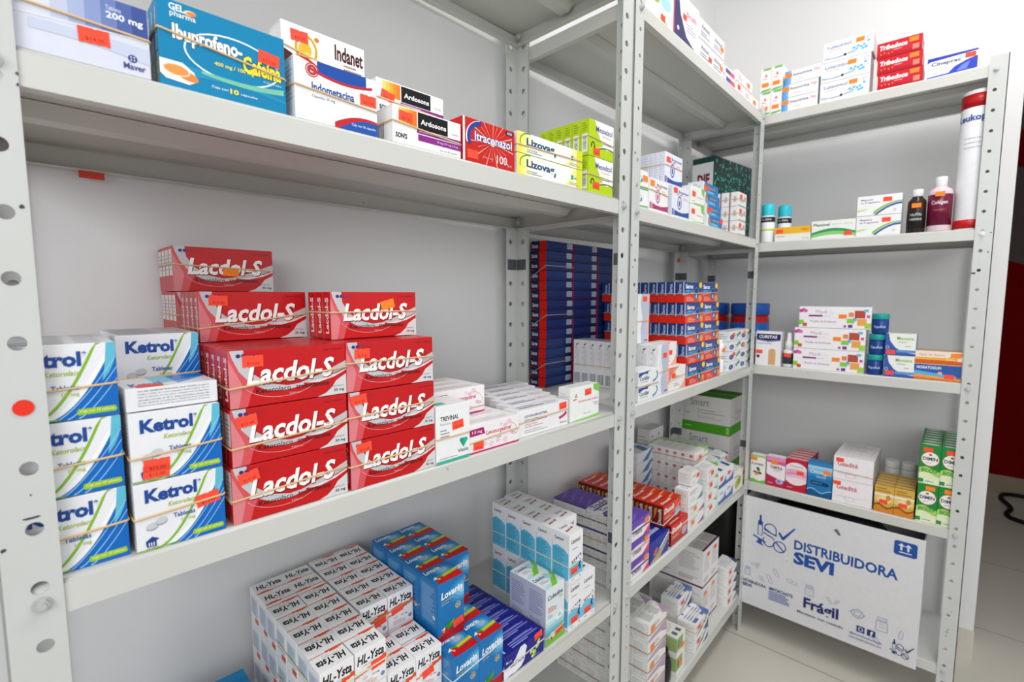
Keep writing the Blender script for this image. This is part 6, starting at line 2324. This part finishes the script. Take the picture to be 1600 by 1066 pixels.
band(3, 0.5305, 0.008, z + 0.0745 + 0.026, 0.1025, 0.185, 'tan rubber band around the upper carton with pink-red name', colour='#b9a48c', slope=-0.004)
place('gold', 3, 0.6390, 0.008, z, 'fourth shelf', nx=2, ny=5, cols=['inner file', 'outer file'], group='small golden cartons', stickers={(0, 0, 0): [('F', .48, .40, 0, '', RED)], (1, 0, 0): [('F', .45, .40, 0, '', RED)]})
for s in (0.664, 0.708):
    vessel('pill_jar', 3, s, 0.200, z, [('body', [(0.019, 0), (0.020, 0.002), (0.020, 0.088), (0.0185, 0.091)], '#e2e4e6', 0.4), ('cap', [(0.0195, 0.091), (0.0200, 0.093), (0.0200, 0.112), (0.0190, 0.114)], '#eceded', 0.4)],
           'greyish white pill jar behind the golden cartons, ' + ('inner one' if s < 0.68 else 'outer one'), 'jar', 'pill jars behind the golden cartons')
place('dimin', 3, 0.7370, 0.008, z, 'fourth shelf', nx=2, ny=7, nz=2, cols=['inner file', 'post file'], group='green cartons with oval badge', tiers=['lower tier', 'upper tier'],
      stickers={(0, 0, 1): [('F', .38, .88, 0, '', RED)], (1, 0, 1): [('F', .45, .88, 0, '', RED)], (0, 0, 0): [('F', .62, .90, 0, '', ORANGE)], (1, 0, 0): [('F', .5, .90, 0, '', ORANGE)]})
place('bigcarton', 3, 0.0200, 0.030, z, 'in the shelf corner', nz=2, tiers=['lower one', 'upper one'], group='large white shipping cartons')

# ------------------------------------------------------------------ the large distributor carton on the bottom shelf
z = SH['3d']
BW, BD, BH = 0.486, 0.270, 0.358
CARD = mat('#d9d9dc', rough=0.6)
BLUE, INKB = '#1d51a0', '#20306e'
e = empty('distributor_carton', f2w(3, 0.2800, -0.010, z + 0.0011), FR[3][3])
tag(e, 'large open white carton with blue distributor lettering on the bottom shelf', 'carton')


def panel(name, x0, y0, z0, x1, y1, z1, m=CARD):
    bm = bmesh.new()
    bm_box(bm, x0, y0, z0, x1, y1, z1)
    return link(name, to_mesh(bm, name), e, m)


panel('bottom_panel', 0.004, 0.018, 0.0, BW - 0.004, BD - 0.004, 0.004, mat('#b8b2a4', rough=0.7))
panel('side_panel', 0.0, 0.018, 0.0, 0.004, BD, BH - 0.006)
panel('side_panel', BW - 0.004, 0.018, 0.0, BW, BD, BH - 0.006)
panel('back_panel', 0.004, BD - 0.004, 0.0, BW - 0.004, BD, BH - 0.004)
panel('inner_panel', 0.004, 0.018, 0.0, BW - 0.004, 0.0200, BH - 0.012)


class Sheet(Carton):
    """The printed front flap, a card sheet that hangs over the shelf lip."""

    def __init__(b, w, th, h, base):
        Carton.__init__(b, w, th, h, base, 0.55, bevel=0.0005)


ZL = -0.034
b = Sheet(BW, 0.0045, BH - ZL, '#dcdcdf')
asp = BW / (BH - ZL)


def T(s, x0, y0, x1, y1, c=BLUE, bold=0.03, sh=0.0):
    b.t('F', s, x0, y0, x1, y1, c, bold, sh)


T('DISTRIBUIDORA', .325, .640, .885, .725)
T('SEVI', .325, .515, .560, .625, bold=0.05)


def logo(ox, oy, s, c):
    P = lambda x, y: (ox + x * s, oy + y * s * asp)
    q = lambda *pts: b.p('F', [P(*a) for a in pts], c)
    q((.16, .98), (.21, .98), (.21, .84), (.245, .80), (.245, .42), (.125, .42), (.125, .80), (.16, .84))
    b.p('F', [P(.145, .70), P(.225, .70), P(.225, .44), P(.145, .44)], '#dcdcdf')
    q((.02, .40), (.34, .28), (.34, .25), (.30, .25), (.02, .355))
    q((.14, .35), (.24, .31), (.24, .20), (.27, .18), (.27, .145), (.10, .20), (.10, .235), (.14, .24))
    for (cx, cy, rx, ry, a0, a1) in ((.43, .66, .155, .155, -.2, 3.4), (.40, .32, .145, .16, 2.6, 6.4), (.67, .25, .155, .155, 0, 2 * PI)):
        b.ring('F', *P(cx, cy), rx * s, ry * s * asp, .028 * s, c, a0, a1)
    q((.275, .66), (.303, .66), (.59, .50), (.585, .64), (.56, .66), (.56, .55), (.275, .60))
    q((.25, .50), (.28, .50), (.50, .42), (.545, .36), (.545, .40), (.51, .45), (.275, .54))
    q((.56, .34), (.58, .37), (.79, .16), (.77, .13))
    q((.62, .62), (.66, .66), (.735, .55), (.98, .86), (1.02, .86), (.76, .47), (.715, .47))


logo(.060, .535, .265, BLUE)
T('R', .287, .515, .294, .525, BLUE, 0.0)
b.p('F', [(.865, .845), (.955, .845), (.965, .855), (.965, .945), (.955, .955), (.865, .955), (.855, .945), (.855, .855)], BLUE)
for x in (.885, .918):
    b.r('F', x, .885, x + .010, .925, '#dcdcdf')
    b.p('F', [(x - .012, .918), (x + .005, .940), (x + .022, .918)], '#dcdcdf')
b.r('F', .880, .866, .940, .874, '#dcdcdf')
LGR = '#8f96ba'


def cap(cx, cy, l, a):
    """A capsule drawn as an outline."""
    ca, sa = math.cos(a), math.sin(a)
    n = 12
    out, inn = [], []
    for k, lst in ((0, out), (.0025, inn)):
        for i in range(n + 1):
            t = -PI / 2 + PI * i / n
            lst.append((l + (l * .55 - k) * math.cos(t), (l * .55 - k) * math.sin(t)))
        for i in range(n + 1):
            t = PI / 2 + PI * i / n
            lst.append((-l + (l * .55 - k) * math.cos(t), (l * .55 - k) * math.sin(t)))
    m = len(out)
    pts = []
    for lst in (out, inn):
        for x, y in lst:
            pts.append((cx + (x * ca - y * sa), cy + (x * sa + y * ca) * asp))
    b.put('F', [(min(1, max(0, x)), min(1, max(0, y))) for x, y in pts], LGR, [(i, (i + 1) % m, m + (i + 1) % m, m + i) for i in range(m)])
    b.p('F', [(cx - sa * l * -.5, cy + ca * l * -.5 * asp), (cx - sa * l * -.5 + .002, cy + ca * l * -.5 * asp), (cx - sa * l * .5 + .002, cy + ca * l * .5 * asp), (cx - sa * l * .5, cy + ca * l * .5 * asp)], LGR)


def vial(cx, cy, w, h):
    for x0, y0, x1, y1 in ((cx - w, cy - h, cx + w, cy + h * .45), (cx - w * .8, cy + h * .55, cx + w * .8, cy + h)):
        for q in ((x0, y0, x1, y0 + .004), (x0, y1 - .004, x1, y1), (x0, y0, x0 + .003, y1), (x1 - .003, y0, x1, y1)):
            b.r('F', *q, LGR)
    b.r('F', cx - w * .5, cy - h * .4, cx + w * .6, cy - h * .36, LGR)
    b.r('F', cx - w * .5, cy + h * .02, cx + w * .6, cy + h * .06, LGR)


for cx, cy, l, a in ((.085, .395, .016, .2), (.105, .385, .014, 1.1), (.225, .375, .020, -1.0), (.325, .345, .022, -.2), (.185, .30, .022, -1.1), (.545, .300, .014, -.9), (.585, .305, .014, .9), (.92, .225, .018, 1.5), (.80, .12, .022, -.9), (.135, .28, .015, -1.0)):
    cap(cx, cy, l, a)
vial(.430, .325, .026, .045)
vial(.825, .255, .030, .055)
vial(.040, .315, .018, .04)
for cx, cy, r_ in ((.700, .275, .034), (.700, .275, .020)):
    b.ring('F', cx, cy, r_, r_ * asp * .8, .003, LGR)
for k in range(4):
    b.p('F', [(.66 + .04 * math.cos(k * PI / 2) + .04, .275 + .045 * math.sin(k * PI / 2) * asp * .7), (.70 + .043 * math.cos(k * PI / 2), .275 + .048 * math.sin(k * PI / 2) * asp * .7),
              (.70 + .043 * math.cos((k + 1) * PI / 2), .275 + .048 * math.sin((k + 1) * PI / 2) * asp * .7), (.70 + .04 * math.cos((k + 1) * PI / 2), .275 + .045 * math.sin((k + 1) * PI / 2) * asp * .7)], LGR)
T('DISTRIBUIDORA', .005, .205, .165, .232, INKB, .02)
T('SEVI', .010, .165, .070, .195, INKB, .03)
T('IMPORTANTE', .185, .205, .335, .235, '#3c4a8c', .02)
b.ln('F', .185, .115, .34, .20, 5, '#7c88b8', 3, .6)
T('Frágil', .400, .135, .600, .255, INKB, .03)
T('Manéjese con cuidado', .365, .095, .630, .122, INKB, .012)
b.p('F', [(.700, .130), (.742, .130), (.742, .180), (.700, .180)], '#2f3f84')
b.ring('F', .721, .155, .013, .016, .004, '#dcdcdf')
b.p('F', [(.755, .130), (.797, .130), (.797, .180), (.755, .180)], INKB)
T('f', .770, .133, .786, .172, '#e4e4e8', .05)
T('@distribuidorasevi', .665, .090, .830, .112, '#4c5a94', .01)
T('www.distribuidorasevi.com', .660, .062, .830, .080, '#4c5a94', .005)
logo(.870, .040, .115, INKB)
b.p('F', [(.545, .905), (.565, .915), (.585, .875), (.575, .865)], '#6c6a64')
me = b.done('front_flap')
o = link('front_flap', me, e)
o.location = (0, -0.0025, ZL)
tag(o)


def bag(name, k, s, t, z, w, d, h, label, colour, seed):
    """A crumpled plastic bag slumped on a shelf."""
    rnd = random.Random(seed)
    bm = bmesh.new()
    bmesh.ops.create_icosphere(bm, subdivisions=4, radius=1.0)
    ph = [(rnd.uniform(2, 7), rnd.uniform(2, 7), rnd.uniform(2, 7), rnd.uniform(0, 6)) for _ in range(7)]
    for v in bm.verts:
        n = v.co.normalized()
        q = 1 + sum(0.035 * math.sin(a * n.x + c * n.y + e2 * n.z + f) for a, c, e2, f in ph)
        x, y, zz = n.x * q, n.y * q, n.z * q
        sx = abs(x) ** 0.7 * (1 if x > 0 else -1)
        sy = abs(y) ** 0.7 * (1 if y > 0 else -1)
        v.co = (sx * w / 2, sy * d / 2, max(0.0, (zz + 0.8) / 1.8 * h))
    for f in bm.faces:
        f.smooth = True
    o = link(name, to_mesh(bm, name), None, mat(colour, rough=0.45))
    o.location = f2w(k, s, t, z + 0.0015)
    o.rotation_euler = (0, 0, FR[k][3])
    tag(o, label, 'plastic bag', 'black plastic bags')
    return o


bag('plastic_bag', 3, 0.515, 0.142, z + 0.005, 0.42, 0.18, 0.335, 'black plastic bag filling the open distributor carton', '#1a1a1c', 5)
bag('plastic_bag', 3, 0.135, 0.150, z, 0.23, 0.22, 0.34, 'black plastic bag in the dark corner of the bottom shelf', '#232321', 9)

# black jar between the cartons on the bottom shelf
vessel('black_jar', 2, 0.2950, 0.040, SH['2d'], [('body', [(0.024, 0), (0.030, 0.012), (0.031, 0.050), (0.026, 0.072), (0.020, 0.078)], '#15151a', 0.25), ('lid', [(0.021, 0.078), (0.0215, 0.080), (0.0215, 0.092), (0.019, 0.094)], '#1b1b20', 0.35)],
       'round black jar between the white cartons on the bottom shelf', 'jar')

# red tag left on the folded rear edge of the upper shelf
plate(U1, 'red_tag', 0.105, 0.3135, SH['1a'] - 0.0335, 0.026, 0.010, -0.0, mat('#d8483a', rough=0.6))

# ------------------------------------------------------------------ the strap on the corridor floor
cu = bpy.data.curves.new('strap', 'CURVE')
cu.dimensions = '3D'
cu.bevel_depth = 0.011
cu.bevel_resolution = 3
sp = cu.splines.new('BEZIER')
pts = [(4.03, -1.25), (4.06, -0.95), (4.055, -0.79), (3.99, -0.765), (3.80, -0.795), (3.66, -0.775), (3.62, -0.80), (3.59, -0.90), (3.56, -1.15)]
sp.bezier_points.add(len(pts) - 1)
for q, (x, y) in zip(sp.bezier_points, pts):
    q.co = (x, y, 0.0112)
    q.handle_left_type = q.handle_right_type = 'AUTO'
tmp = bpy.data.objects.new('strap', cu)
COL.objects.link(tmp)
me = bpy.data.meshes.new_from_object(tmp.evaluated_get(bpy.context.evaluated_depsgraph_get()))
bpy.data.objects.remove(tmp)
so = link('strap', me, None, mat('#120c0c', rough=0.6))
tag(so, 'black strap looped on the corridor floor beyond the wall end', 'strap')

# a group of one is no group
members = {}
for o in SC.objects:
    if o.parent is None and o.get('group'):
        members.setdefault(o['group'], []).append(o)
for lst in members.values():
    if len(lst) == 1:
        del lst[0]['group']

# every label singles out one thing, unless a shared group says nothing sets the things apart
seen = {}
for o in SC.objects:
    if o.parent is None and o.get('label'):
        seen.setdefault(o['label'], []).append(o.name)
dups = {k: v for k, v in seen.items() if len(v) > 1}
for k, v in dups.items():
    print('DUP_LABEL', len(v), k)
